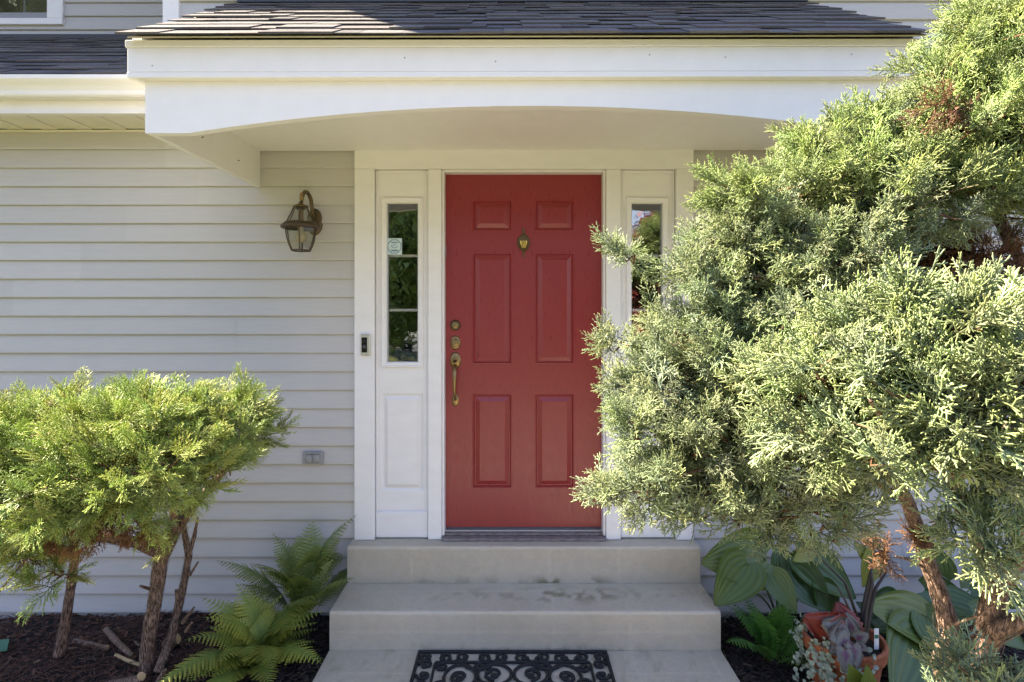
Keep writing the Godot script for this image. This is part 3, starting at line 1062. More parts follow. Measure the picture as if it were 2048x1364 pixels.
func doormat() -> void:
	var d := thing("doormat", "black rubber scrollwork doormat lying at the foot of the concrete steps", "doormat", Vector3(0.003, 0.0815, 0.745))
	var W := 0.472
	var D := 0.305
	var b := MB.new()
	b.box(Vector3(-W, 0, -D), Vector3(W, 0.014, -D + 0.016), 0.004)
	b.box(Vector3(-W, 0, D - 0.016), Vector3(W, 0.014, D), 0.004)
	b.box(Vector3(-W, 0, -D + 0.0165), Vector3(-W + 0.016, 0.014, D - 0.0165), 0.004)
	b.box(Vector3(W - 0.016, 0, -D + 0.0165), Vector3(W, 0.014, D - 0.0165), 0.004)
	put("border", b.mesh(), M.rubber, d)
	b = MB.new()
	var iw := 0.375
	var id := 0.215
	b.box(Vector3(-iw, 0, -id - 0.006), Vector3(iw, 0.013, -id + 0.006), 0.004)
	b.box(Vector3(-iw, 0, id - 0.006), Vector3(iw, 0.013, id + 0.006), 0.004)
	b.box(Vector3(-iw - 0.006, 0, -id + 0.0065), Vector3(-iw + 0.006, 0.013, id - 0.0065), 0.004)
	b.box(Vector3(iw - 0.006, 0, -id + 0.0065), Vector3(iw + 0.006, 0.013, id - 0.0065), 0.004)
	put("inner_border", b.mesh(), M.rubber, d)
	b = MB.new()
	var r := 0.0085
	for sz in [-1.0, 1.0]:
		# band between the borders: S-scrolls along the long sides
		for k in 8:
			var x := -0.335 + 0.0957 * k
			var hand := 1.0 if k < 4 else -1.0
			var z: float = sz * 0.252
			scroll(b, Vector2(x, z), 0.036, PI * (0.5 if k % 2 == 0 else -0.5), TAU * 0.86, hand * sz, r)
			arc(b, Vector2(x + 0.048 * (1.0 if k % 2 == 0 else -1.0), z), 0.022, 0.034, 0, PI, r * 0.9)
		for sx in [-1.0, 1.0]:
			scroll(b, Vector2(sx * 0.423, sz * 0.255), 0.034, PI * 0.25, TAU * 0.8, sx * sz, r)
			for k in 3:
				scroll(b, Vector2(sx * 0.416, sz * (0.045 + 0.075 * k)), 0.034, 0.0 if sx > 0 else PI, TAU * 0.85, sx * sz * (1.0 if k % 2 == 0 else -1.0), r)
			# centre field: large ovals with scrolls inside, mirrored about both axes
			for q in [[0.085, 0.125, 0.080, 0.075], [0.245, 0.105, 0.075, 0.090]]:
				arc(b, Vector2(sx * q[0], sz * q[1]), q[2], q[3], 0, TAU, r)
				scroll(b, Vector2(sx * q[0], sz * (q[1] + 0.004)), q[2] * 0.60, PI * 0.5, TAU * 0.95, sx * sz, r)
				scroll(b, Vector2(sx * (q[0] + 0.012), sz * (q[1] - 0.012)), q[2] * 0.42, -PI * 0.5, TAU * 0.8, -sx * sz, r)
			arc(b, Vector2(sx * 0.165, sz * 0.215), 0.07, 0.055, 0, PI * -sz, r)
			scroll(b, Vector2(sx * 0.165, sz * 0.185), 0.026, PI * 0.5, TAU * 0.8, -sx * sz, r)
			scroll(b, Vector2(sx * 0.340, sz * 0.175), 0.032, PI, TAU * 0.9, sx * sz, r)
			scroll(b, Vector2(sx * 0.335, sz * 0.055), 0.040, PI, TAU * 0.9, -sx * sz, r)
			arc(b, Vector2(sx * 0.165, sz * 0.02), 0.04, 0.05, 0, TAU, r)
	put("scrollwork", b.mesh(), M.rubber, d)

# ---------------------------------------------------------------- wall lantern
func lantern() -> void:
	var L := thing("wall_lantern", "aged brass wall lantern with curved glass beside the white door surround", "lantern", Vector3(-1.165, 2.122, 0.155))
	# six-sided body: heights measured from the bottom of the cage
	var ang := func(k): return TAU * (k + 0.25) / 6.0
	var ring := func(k, r, y): return Vector3(cos(ang.call(k)) * r, y, sin(ang.call(k)) * r)
	var low := [[0.052, 0.0], [0.066, 0.03], [0.077, 0.065], [0.083, 0.10], [0.085, 0.122]]
	var high := [[0.078, 0.150], [0.066, 0.175], [0.053, 0.20], [0.044, 0.222], [0.038, 0.236]]
	for k in 6:
		for prof in [low, high]:
			var b := MB.new()
			for q in prof.size() - 1:
				b.quad(ring.call(k, prof[q][0], prof[q][1]), ring.call(k + 1, prof[q][0], prof[q][1]), ring.call(k + 1, prof[q + 1][0], prof[q + 1][1]), ring.call(k, prof[q + 1][0], prof[q + 1][1]))
			put("glass_pane", b.mesh(), M.lantern_glass, L)
			b = MB.new()
			var pa := PackedVector3Array()
			var ra := PackedFloat32Array()
			for q in prof:
				pa.append(ring.call(k, q[0] + 0.0012, q[1]))
				ra.append(0.0036)
			b.tube(pa, ra, 6)
			put("frame_bar", b.mesh(), M.bronze, L)
	var b := MB.new()
	for k in 6:
		var pa := PackedVector3Array([ring.call(k, 0.0525, 0.0), ring.call(k + 1, 0.0525, 0.0)])
		b.tube(pa, PackedFloat32Array([0.0045, 0.0045]), 6)
	put("bottom_rim", b.mesh(), M.bronze, L)
	b = MB.new()
	b.lathe([Vector2(0.082, 0.119), Vector2(0.096, 0.119), Vector2(0.104, 0.124), Vector2(0.1055, 0.132), Vector2(0.100, 0.139), Vector2(0.094, 0.142), Vector2(0.090, 0.148), Vector2(0.083, 0.154), Vector2(0.076, 0.153), Vector2(0.079, 0.130), Vector2(0.082, 0.119)], Vector3.ZERO, 36)
	put("shoulder_band", b.mesh(), M.bronze, L)
	b = MB.new()
	b.lathe([Vector2(0.0, 0.226), Vector2(0.022, 0.226), Vector2(0.024, 0.236), Vector2(0.036, 0.237), Vector2(0.041, 0.241), Vector2(0.039, 0.246), Vector2(0.020, 0.254), Vector2(0.011, 0.260), Vector2(0.008, 0.270), Vector2(0.0, 0.272)], Vector3.ZERO, 28)
	put("cap", b.mesh(), M.brass_dark, L)
	b = MB.new()
	b.lathe([Vector2(0.0, 0.224), Vector2(0.014, 0.224), Vector2(0.014, 0.150), Vector2(0.018, 0.148), Vector2(0.018, 0.120), Vector2(0.0, 0.120)], Vector3.ZERO, 18)
	put("socket", b.mesh(), M.brass, L)
	b = MB.new()
	b.lathe([Vector2(0.013, 0.120), Vector2(0.016, 0.108), Vector2(0.027, 0.088), Vector2(0.030, 0.070), Vector2(0.024, 0.052), Vector2(0.010, 0.044), Vector2(0.0, 0.043)], Vector3.ZERO, 20)
	put("bulb", b.mesh(), M.bulb, L)
	# scrolled arm over the top to the wall plate
	b = MB.new()
	var pa := PackedVector3Array()
	var ra := PackedFloat32Array()
	for q in [[0.0, 0.262, 0.0075], [-0.004, 0.285, 0.008], [-0.012, 0.312, 0.010], [-0.030, 0.330, 0.011], [-0.055, 0.334, 0.011], [-0.080, 0.322, 0.011], [-0.098, 0.297, 0.011], [-0.106, 0.265, 0.011], [-0.112, 0.235, 0.011], [-0.124, 0.215, 0.012], [-0.136, 0.207, 0.013]]:
		pa.append(Vector3(0.006 + 0.02 * (-q[0] / 0.136), q[1], q[0]))
		ra.append(q[2])
	b.tube(pa, ra, 12)
	put("arm", b.mesh(), M.brass_dark, L)
	b = MB.new()
	for q in [[-0.006, 0.295, 0.013], [-0.008, 0.310, 0.012], [-0.004, 0.282, 0.011]]:
		b.lathe([Vector2(0, -q[2]), Vector2(q[2] * 0.75, -q[2] * 0.65), Vector2(q[2], 0), Vector2(q[2] * 0.75, q[2] * 0.65), Vector2(0, q[2])], Vector3(0.004, q[1], q[0] + 0.004), 10)
	put("arm_leaf", b.mesh(), M.brass, L)
	b = MB.new()
	b.lathe([Vector2(0.046, 0.0), Vector2(0.046, 0.006), Vector2(0.040, 0.013), Vector2(0.028, 0.017), Vector2(0.0, 0.020)], Vector3(0.026, 0.180, -0.147), 32, Vector3(1, 1, 1.7), Basis(Vector3.RIGHT, PI / 2))
	put("wall_plate", b.mesh(), M.brass_dark, L)

# ---------------------------------------------------------------- doorbell, outlet, sticker
func small_fittings() -> void:
	var d := thing("doorbell", "slim video doorbell with satin nickel shell on the white door casing", "doorbell", Vector3(-0.8365, 1.595, 0.034))
	var b := MB.new()
	b.box(Vector3(-0.0275, -0.060, 0.0), Vector3(0.0275, 0.060, 0.020), 0.004)
	put("shell", b.mesh(), M.nickel, d)
	bx("front_glass", Vector3(-0.0205, -0.043, 0.0195), Vector3(0.0105, 0.043, 0.0225), M.black_gloss, d, 0.001)
	b = MB.new()
	b.lathe([Vector2(0.0095, 0.0), Vector2(0.0095, 0.001), Vector2(0.0075, 0.0018), Vector2(0.0, 0.0012)], Vector3(-0.005, 0.022, 0.0226), 20, Vector3.ONE, Basis(Vector3.RIGHT, PI / 2))
	put("lens", b.mesh(), M.black_matte, d)
	b = MB.new()
	b.lathe([Vector2(0.011, 0.0), Vector2(0.011, 0.0012), Vector2(0.009, 0.0012), Vector2(0.0085, 0.0005), Vector2(0.0, 0.0005)], Vector3(-0.005, -0.010, 0.0226), 24, Vector3.ONE, Basis(Vector3.RIGHT, PI / 2))
	put("push_button", b.mesh(), M.gasket, d)

	var o := thing("outlet_cover", "small grey weatherproof outlet cover with two round flaps on lap siding", "outlet", Vector3(-1.145, 0.9435, 0.012))
	b = MB.new()
	b.box(Vector3(-0.060, -0.036, 0.0), Vector3(0.060, 0.036, 0.016), 0.003)
	put("plate", b.mesh(), M.outlet, o)
	for s in [-1.0, 1.0]:
		b = MB.new()
		b.lathe([Vector2(0.0205, 0.0), Vector2(0.0205, 0.004), Vector2(0.018, 0.007), Vector2(0.010, 0.0085), Vector2(0.0, 0.009)], Vector3(s * 0.0215, -0.004, 0.0165), 24, Vector3(0.95, 1, 1.2), Basis(Vector3.RIGHT, PI / 2))
		put("flap", b.mesh(), M.outlet, o)
		bx("hinge", Vector3(s * 0.0215 - 0.013, 0.0235, 0.0162), Vector3(s * 0.0215 + 0.013, 0.0305, 0.0225), M.steel, o, 0.001)
	bx("hinge_rail", Vector3(-0.040, 0.021, 0.0161), Vector3(0.040, 0.0232, 0.0185), M.gasket, o, 0.0)

	var t := thing("window_sticker", "pale blue octagonal security sticker on the sidelight glass", "sticker", Vector3(-0.691, 2.166, -0.0268))
	b = MB.new()
	b.box(Vector3(-0.0365, -0.048, -0.0006), Vector3(0.048, 0.048, 0.0))
	put("backing", b.mesh(), M.sticker, t)
	b = MB.new()
	for k in 8:
		var a0 := TAU * (k + 0.5) / 8.0
		var a1 := TAU * (k + 1.5) / 8.0
		var p := Vector3(cos(a0), sin(a0), 0)
		var q := Vector3(cos(a1), sin(a1), 0)
		var z := Vector3(0.004, 0, 0.0006)
		b.quad(p * 0.0435 + z, q * 0.0435 + z, q * 0.0395 + z, p * 0.0395 + z, Vector3(0, 0, 1))
	# fox-like curl emblem: two nested arcs
	for c in [[0.017, 0.0032, 0.3, 3.5], [0.010, 0.0028, 2.8, 6.0]]:
		var m := 14
		for k in m:
			var a0: float = c[2] + (c[3] - c[2]) * k / m
			var a1: float = c[2] + (c[3] - c[2]) * (k + 1) / m
			var w: float = c[1] * 0.5
			var p := Vector3(cos(a0), -sin(a0) * 0.7, 0)
			var q := Vector3(cos(a1), -sin(a1) * 0.7, 0)
			var z := Vector3(0.004, 0.004, 0.0006)
			b.quad(p * (c[0] + w) + z, q * (c[0] + w) + z, q * (c[0] - w) + z, p * (c[0] - w) + z, Vector3(0, 0, 1))
	put("print", b.mesh(), M.sticker_blue, t)
	for k in 7:
		bx("letter", Vector3(-0.0155 + k * 0.0058, 0.0195, 0.0), Vector3(-0.0115 + k * 0.0058, 0.0262, 0.0008), M.sticker_blue, t, 0.0)
	for k in 6:
		bx("letter", Vector3(-0.0145 + k * 0.0065, -0.0285, 0.0), Vector3(-0.0095 + k * 0.0065, -0.0195, 0.0008), M.sticker_blue, t, 0.0)

# ---------------------------------------------------------------- planting beds
func bed_height(x: float, z: float) -> float:
	return 0.025 + 0.02 * sin(x * 3.1 + 1.0) * sin(z * 4.0 + 0.4) + 0.012 * sin(x * 9.0 + z * 7.0)

func beds() -> void:
	var rng := RandomNumberGenerator.new()
	rng.seed = 71
	var edges := [[-4.2, -0.925], [1.057, 4.2]]
	for e in edges:
		var b := MB.new()
		var rows := []
		for r in 30:
			var row := PackedVector3Array()
			for k in 60:
				var x: float = e[0] + (e[1] - e[0]) * k / 59.0
				var z := -0.02 + 2.3 * r / 29.0
				row.append(Vector3(x, bed_height(x, z) + 0.006 * sin(x * 41.0) * cos(z * 37.0), z))
			rows.append(row)
		b.sheet(rows)
		struct("planting_bed", b.mesh(), M.soil)
	var chip := MB.new()
	chip.colored = true
	chip.box(Vector3(-0.5, -0.5, -0.5), Vector3(0.5, 0.5, 0.5), 0.1)
	var cm := chip.mesh()
	for e in edges:
		var xf := []
		var cols := []
		for k in 9000:
			var x: float = rng.randf_range(e[0] + (1.2 if e[0] < 0 else 0.005), e[1] - (0.005 if e[0] < 0 else 1.2))
			var z := rng.randf_range(0.0, 1.25)
			var red: float = clampf((-1.15 - x) / 0.5, 0, 1) if e[0] < 0 else 0.0
			var needle := rng.randf() < 0.35 + 0.5 * red
			var sz := Vector3(rng.randf_range(0.03, 0.09), rng.randf_range(0.0014, 0.0024), rng.randf_range(0.0014, 0.0026)) if needle else Vector3(rng.randf_range(0.012, 0.045), rng.randf_range(0.003, 0.007), rng.randf_range(0.005, 0.014))
			var bas := Basis.from_euler(Vector3(rng.randf_range(-0.4, 0.4), rng.randf() * TAU, rng.randf_range(-0.35, 0.35)))
			xf.append(Transform3D(bas * Basis.from_scale(sz), Vector3(x, bed_height(x, z) + rng.randf_range(0.0, 0.02), z)))
			var v := rng.randf_range(0.5, 1.5)
			var c := Color(0.036, 0.025, 0.019).lerp(Color(0.115, 0.052, 0.032), red * rng.randf_range(0.3, 1.0))
			if rng.randf() < 0.03:
				c = Color(0.16, 0.11, 0.07)
			cols.append(Color(c.r * v, c.g * v, c.b * v))
		var o := many("mulch", cm, M.chips, self, xf, cols)
		o.name = numbered("mulch")
		tag(o, "red-brown needle mulch under the rounded juniper" if e[0] < 0 else "black bark mulch around the hostas and the clay pot", "mulch")

# ---------------------------------------------------------------- junipers
func spray(rng: RandomNumberGenerator, L: float, nside: int, ntert: int, r: float, old: Color, tip: Color, flat := 0.35) -> ArrayMesh:
	var b := MB.new()
	b.colored = true
	var bend := Vector3(rng.randf_range(-0.15, 0.15), 0, rng.randf_range(-0.25, 0.1))
	var at := func(t): return Vector3(0, L * t, 0) + bend * L * t * t
	var seg := 4
	for k in seg:
		var t0 := k / float(seg)
		var t1 := (k + 1) / float(seg)
		b.twig(at.call(t0), at.call(t1), r * (1.35 - 0.5 * t0), r * (1.35 - 0.5 * t1), old.lerp(tip, t0 * 0.7), old.lerp(tip, t1))
	for k in nside:
		var t := 0.06 + 0.90 * k / float(nside)
		var s := -1.0 if k % 2 == 0 else 1.0
		var ln := L * (0.44 * (1.0 - t) + 0.13) * rng.randf_range(0.75, 1.2)
		var out := Vector3(s * rng.randf_range(0.55, 0.95), rng.randf_range(0.65, 0.95), rng.randf_range(-flat, flat) * 1.6).normalized()
		var p0: Vector3 = at.call(t)
		var cur := Vector3(-s * 0.12, 0.18, rng.randf_range(-0.15, 0.15))
		var pm := p0 + out * ln * 0.55
		var p1 := p0 + out * ln + cur * ln
		b.twig(p0, pm, r * 1.05, r * 0.95, old.lerp(tip, t * 0.5), old.lerp(tip, 0.35 + t * 0.3))
		b.twig(pm, p1, r * 0.95, r * 0.8, old.lerp(tip, 0.35 + t * 0.3), tip)
		var nt := int(round(ntert * (0.45 + 0.75 * (1 - t))))
		for j in nt:
			var u := 0.18 + 0.72 * j / float(maxi(nt, 1))
			var q := p0.lerp(pm, u / 0.55) if u < 0.55 else pm.lerp(p1, (u - 0.55) / 0.45)
			var s2 := -1.0 if j % 2 == 0 else 1.0
			var side := Vector3(-out.y, out.x, 0) * s2
			var dir := (out * 0.8 + side * rng.randf_range(0.45, 0.9) + Vector3(0, 0, rng.randf_range(-flat, flat) * 2.0)).normalized()
			var l2 := ln * rng.randf_range(0.18, 0.36) * (1.15 - u * 0.5)
			b.twig(q, q + dir * l2, r * 0.9, r * 0.72, old.lerp(tip, 0.25 + 0.3 * u), tip)
	return b.mesh()

func aim(d: Vector3, roll: float) -> Basis:
	# y axis along d
	var y := d.normalized()
	var x := y.cross(Vector3(0.2, 0.1, 1.0)).normalized()
	var z := x.cross(y)
	return Basis(x, y, z) * Basis(Vector3.UP, roll)

func bark_tube(b: MB, path: Array, seed_: int, sides := 16) -> void:
	# path of [point, radius]; resampled, with fluted, uneven section
	var curve := Curve3D.new()
	for k in path.size():
		var p: Vector3 = path[k][0]
		var tang := Vector3.ZERO
		if k > 0 and k < path.size() - 1:
			tang = (path[k + 1][0] - path[k - 1][0]) * 0.18
		curve.add_point(p, -tang, tang)
	var L := curve.get_baked_length()
	var n := maxi(4, int(L / 0.022))
	var noise := FastNoiseLite.new()
	noise.seed = seed_
	noise.frequency = 1.0
	var cum := [0.0]
	for k in path.size() - 1:
		cum.append(cum[k] + (path[k + 1][0] - path[k][0]).length())
	var rows := []
	var up := Vector3(0.2, 0.3, 0.93)
	for k in n + 1:
		var t := k / float(n)
		var p := curve.sample_baked(L * t)
		var p2 := curve.sample_baked(minf(L, L * t + 0.01))
		var p1 := curve.sample_baked(maxf(0.0, L * t - 0.01))
		var d := (p2 - p1).normalized()
		var x := up.cross(d).normalized()
		var y := d.cross(x).normalized()
		up = y
		var s: float = cum[-1] * t
		var j := 0
		while j < cum.size() - 2 and cum[j + 1] < s:
			j += 1
		var f: float = clampf((s - cum[j]) / maxf(1e-5, cum[j + 1] - cum[j]), 0, 1)
		var r: float = lerpf(path[j][1], path[j + 1][1], f)
		var row := PackedVector3Array()
		for q in sides:
			var a := TAU * q / sides
			var dd := x * cos(a) + y * sin(a)
			var w := noise.get_noise_3d(cos(a) * 1.9, sin(a) * 1.9, s * 4.0) * 0.30 + noise.get_noise_3d(cos(a) * 6.0, sin(a) * 6.0, s * 9.0) * 0.22
			row.append(p + dd * r * (1.0 + w))
		rows.append(row)
	b.sheet(rows, null, true)
	# peeling fibres of bark
	if path[0][1] > 0.015:
		var rr := RandomNumberGenerator.new()
		rr.seed = seed_ + 500
		for f in int(L * 220.0):
			var k := rr.randi_range(1, maxi(2, rows.size() - 6))
			var q := rr.randi_range(0, sides - 1)
			var len_ := rr.randi_range(3, 7)
			if k + len_ >= rows.size():
				continue
			var c0: Vector3 = rows[k][q]
			var c1: Vector3 = rows[k + len_][(q + rr.randi_range(-1, 1) + sides) % sides]
			var cc := curve.sample_baked(L * k / float(n))
			var outw := (c0 - cc).normalized()
			var w := (c1 - c0).cross(outw).normalized() * rr.randf_range(0.0006, 0.0017)
			var lift := outw * rr.randf_range(0.001, 0.007)
			var mid := (c0 + c1) * 0.5 + outw * 0.0022
			b.quad(c0 - w + lift, c0 + w * 0.4 + lift, mid + w, mid - w)
			b.quad(mid - w, mid + w, c1 + w * 0.5 + outw * 0.001, c1 - w * 0.5 + outw * 0.001)
	# rough cut end
	var last: PackedVector3Array = rows[-1]
	var ce := Vector3.ZERO
	for p in last:
		ce += p
	ce /= last.size()
	for q in sides:
		var nn: Vector3 = (rows[-1][0] - rows[-2][0]).normalized()
		b.tri(ce, last[q], last[(q + 1) % sides], nn)

# crown: lobes of [centre, radii, count]; from each lobe's heart run twigs, with sprays on their outer part
func crown(parent: Node3D, lobes: Array, meshes: Array, rng: RandomNumberGenerator, up_bias: float, size: Vector2, tint: Callable, twig_r := 0.0035, shoots := 0.12) -> void:
	var xf := []
	var cols := []
	for k in meshes.size():
		xf.append([])
		cols.append([])
	var tw := MB.new()
	tw.colored = true
	for l in lobes:
		var C: Vector3 = l[0]
		var R: Vector3 = l[1]
		for k in int(l[2]):
			var d := Vector3(rng.randfn(), rng.randfn(), rng.randfn()).normalized()
			if d.y < -0.35 and rng.randf() < 0.5:
				d.y = -d.y
			var reach := rng.randf_range(0.40, 1.0)
			if rng.randf() < shoots:
				reach = rng.randf_range(1.05, 1.5)
			var K := C + Vector3(rng.randf_range(-1, 1), rng.randf_range(-1, 1), rng.randf_range(-1, 1)) * R * 0.55
			var P := K + d * R * reach
			var start := K
			var mid := start.lerp(P, 0.5) + Vector3(0, -0.06 * R.y, 0) + Vector3(rng.randfn(), rng.randfn(), rng.randfn()) * 0.012
			var br := rng.randf_range(0.6, 1.3)
			var ct := Color(0.13, 0.062, 0.032) * br
			tw.twig(start, mid, twig_r, twig_r * 0.7, ct, ct)
			tw.twig(mid, P, twig_r * 0.7, twig_r * 0.35, ct, Color(0.15, 0.13, 0.06))
			var ax := (P - mid).normalized()
			var nj: int = l[4] if l.size() > 4 else 4
			for j in nj:
				var u := 0.25 + 0.75 * (j + rng.randf()) / nj
				var q := mid.lerp(P, u)
				var dir := (ax * 0.9 + Vector3(rng.randfn(), rng.randfn(), rng.randfn()) * 0.55 + Vector3(0, up_bias, 0)).normalized()
				var s := rng.randf_range(size.x, size.y)
				var which := rng.randi_range(0, meshes.size() - 1)
				xf[which].append(Transform3D(aim(dir, rng.randf() * TAU) * Basis.from_scale(Vector3.ONE * s), q))
				cols[which].append(tint.call(q, rng, l))
	var o := put("twigs", tw.mesh(), M.chips, parent)
	o.set_meta("kind", "stuff")
	for k in meshes.size():
		if xf[k].size() > 0:
			many("foliage", meshes[k], M.needle, parent, xf[k], cols[k])

func at(px: float, py: float, d: float) -> Vector3:
	return Vector3((px - 1024.0) * d / 1104.0, 1.78 - (py - 625.0) * d / 1104.0, 3.2 - d)

func lobe(px: float, py: float, d: float, rx: float, ry: float, rz: float, count: int, kind := 0) -> Array:
	return [at(px, py, d), Vector3(rx * d / 1104.0, ry * d / 1104.0, rz), count, kind]

func left_juniper() -> void:
	var rng := RandomNumberGenerator.new()
	rng.seed = 101
	var j := thing("juniper_shrub", "rounded yellow-green juniper on bare reddish trunks beside the fern", "shrub", Vector3.ZERO)
	var b := MB.new()
	# pale trunk by the fern, forking
	bark_tube(b, [[at(292, 1385, 2.66), 0.0316], [at(296, 1290, 2.66), 0.0295], [at(312, 1190, 2.64), 0.0282], [at(322, 1120, 2.62), 0.0302], [at(345, 1075, 2.58), 0.0206], [at(390, 1010, 2.5), 0.0165], [at(445, 945, 2.42), 0.0137], [at(490, 890, 2.38), 0.0083]], 1)
	put("trunk", b.mesh(), M.bark_grey, j)
	b = MB.new()
	bark_tube(b, [[at(315, 1345, 2.62), 0.0206], [at(345, 1270, 2.72), 0.0192], [at(362, 1190, 2.76), 0.0165], [at(378, 1110, 2.76), 0.0151], [at(368, 1060, 2.72), 0.0110], [at(360, 1000, 2.6), 0.0083]], 2)
	put("trunk", b.mesh(), M.bark_grey, j)
	b = MB.new()
	bark_tube(b, [[at(378, 1110, 2.76), 0.0110], [at(388, 1075, 2.76), 0.0096], [at(396, 1035, 2.74), 0.0048]], 3)
	put("branch", b.mesh(), M.bark_grey, j)
	b = MB.new()
	bark_tube(b, [[at(118, 1310, 2.78), 0.0247], [at(130, 1250, 2.8), 0.0220], [at(142, 1170, 2.8), 0.0192], [at(150, 1110, 2.76), 0.0179], [at(140, 1060, 2.66), 0.0165], [at(120, 1010, 2.5), 0.0123], [at(90, 940, 2.3), 0.0083]], 4)
	put("trunk", b.mesh(), M.bark, j)
	# limbs running under the crown
	for q in [
		[[at(330, 1110, 2.6), 0.026], [at(270, 1085, 2.5), 0.022], [at(180, 1070, 2.4), 0.02], [at(90, 1050, 2.35), 0.016], [at(0, 1060, 2.3), 0.014], [at(-90, 1040, 2.25), 0.01]],
		[[at(325, 1120, 2.62), 0.022], [at(300, 1060, 2.5), 0.018], [at(240, 1000, 2.3), 0.014], [at(180, 920, 2.15), 0.008]],
		[[at(345, 1075, 2.58), 0.02], [at(350, 1000, 2.4), 0.016], [at(340, 920, 2.25), 0.01], [at(330, 840, 2.2), 0.006]],
		[[at(-60, 1010, 2.6), 0.024], [at(0, 970, 2.66), 0.022], [at(60, 960, 2.66), 0.018], [at(120, 940, 2.6), 0.012]],
		[[at(140, 1060, 2.66), 0.02], [at(200, 1040, 2.5), 0.014], [at(260, 1020, 2.35), 0.010]],
		[[at(445, 945, 2.42), 0.014], [at(500, 880, 2.45), 0.010], [at(525, 850, 2.48), 0.006]],
		[[at(-60, 1120, 2.6), 0.006], [at(20, 1090, 2.6), 0.005], [at(70, 1040, 2.55), 0.004]],
		[[at(-40, 1230, 2.7), 0.005], [at(40, 1130, 2.66), 0.005], [at(80, 1060, 2.6), 0.004]]]:
		b = MB.new()
		bark_tube(b, q, rng.randi(), 10)
		put("branch", b.mesh(), M.bark, j)
	# snapped stubs
	for q in [[at(366, 1245, 2.7), at(388, 1215, 2.66), 0.008], [at(372, 1262, 2.66), at(384, 1245, 2.6), 0.007], [at(308, 1225, 2.6), at(318, 1205, 2.56), 0.008], [at(356, 1200, 2.74), at(352, 1180, 2.7), 0.009], [at(380, 1150, 2.74), at(396, 1124, 2.7), 0.006], [at(318, 1362, 2.58), at(330, 1340, 2.52), 0.010], [at(300, 1178, 2.66), at(280, 1172, 2.6), 0.007]]:
		b = MB.new()
		bark_tube(b, [[q[0], q[2] * 1.3], [q[1], q[2] * 0.7]], rng.randi(), 8)
		put("stub", b.mesh(), M.bark_grey, j)
	b = MB.new()
	b.lathe([Vector2(0.020, 0.0), Vector2(0.019, 0.004), Vector2(0, 0.005)], at(283, 1352, 2.57), 16, Vector3.ONE, Basis(Vector3.RIGHT, PI / 2))
	put("cut_face", b.mesh(), M.cut_wood, j)
	var ms := []
	for k in 4:
		ms.append(spray(rng, 0.12, 15, 6, 0.00125, Color(0.17, 0.235, 0.05), Color(0.49, 0.55, 0.145), 0.30))
	var lobes := [
		lobe(-110, 930, 2.1, 150, 110, 0.30, 52), lobe(40, 915, 2.1, 130, 85, 0.30, 68), lobe(190, 880, 2.1, 130, 75, 0.30, 70), lobe(310, 835, 2.15, 100, 50, 0.26, 60), lobe(120, 860, 2.15, 80, 36, 0.2, 23),
		lobe(400, 858, 2.2, 80, 52, 0.24, 49), lobe(300, 940, 2.02, 150, 75, 0.28, 73), lobe(110, 985, 2.02, 150, 55, 0.26, 57), lobe(405, 930, 2.2, 60, 65, 0.18, 34),
		lobe(235, 1000, 2.05, 120, 40, 0.2, 36), lobe(468, 830, 2.45, 55, 26, 0.10, 21), lobe(500, 868, 2.5, 36, 20, 0.08, 9),
		lobe(60, 1110, 2.2, 60, 45, 0.12, 13), lobe(110, 1150, 2.25, 36, 34, 0.08, 8), lobe(320, 1085, 2.52, 30, 34, 0.06, 5), lobe(10, 1050, 2.15, 80, 35, 0.15, 13),
	]
	crown(j, lobes, ms, rng, 0.16, Vector2(0.65, 1.2), func(_p, r, _l):
		var v: float = r.randf_range(0.75, 1.25)
		return Color(v * r.randf_range(0.86, 1.14), v, v * r.randf_range(0.8, 1.2)), 0.0035, 0.05)
	# dead, rust-coloured sprays
	var dead := [spray(rng, 0.09, 11, 5, 0.0012, Color(0.22, 0.10, 0.04), Color(0.40, 0.19, 0.075), 0.3)]
	var dl := [lobe(205, 1062, 2.0, 44, 18, 0.05, 11), lobe(90, 1050, 2.15, 120, 22, 0.10, 16), lobe(270, 1050, 2.1, 40, 16, 0.06, 6), lobe(100, 800, 2.2, 60, 12, 0.06, 3), lobe(420, 905, 2.12, 40, 20, 0.05, 4), lobe(70, 1095, 2.25, 60, 20, 0.08, 4)]
	crown(j, dl, dead, rng, -0.7, Vector2(0.5, 0.9), func(_p, r, _l):
		var v: float = r.randf_range(0.6, 1.2)
		return Color(v, v, v), 0.003)

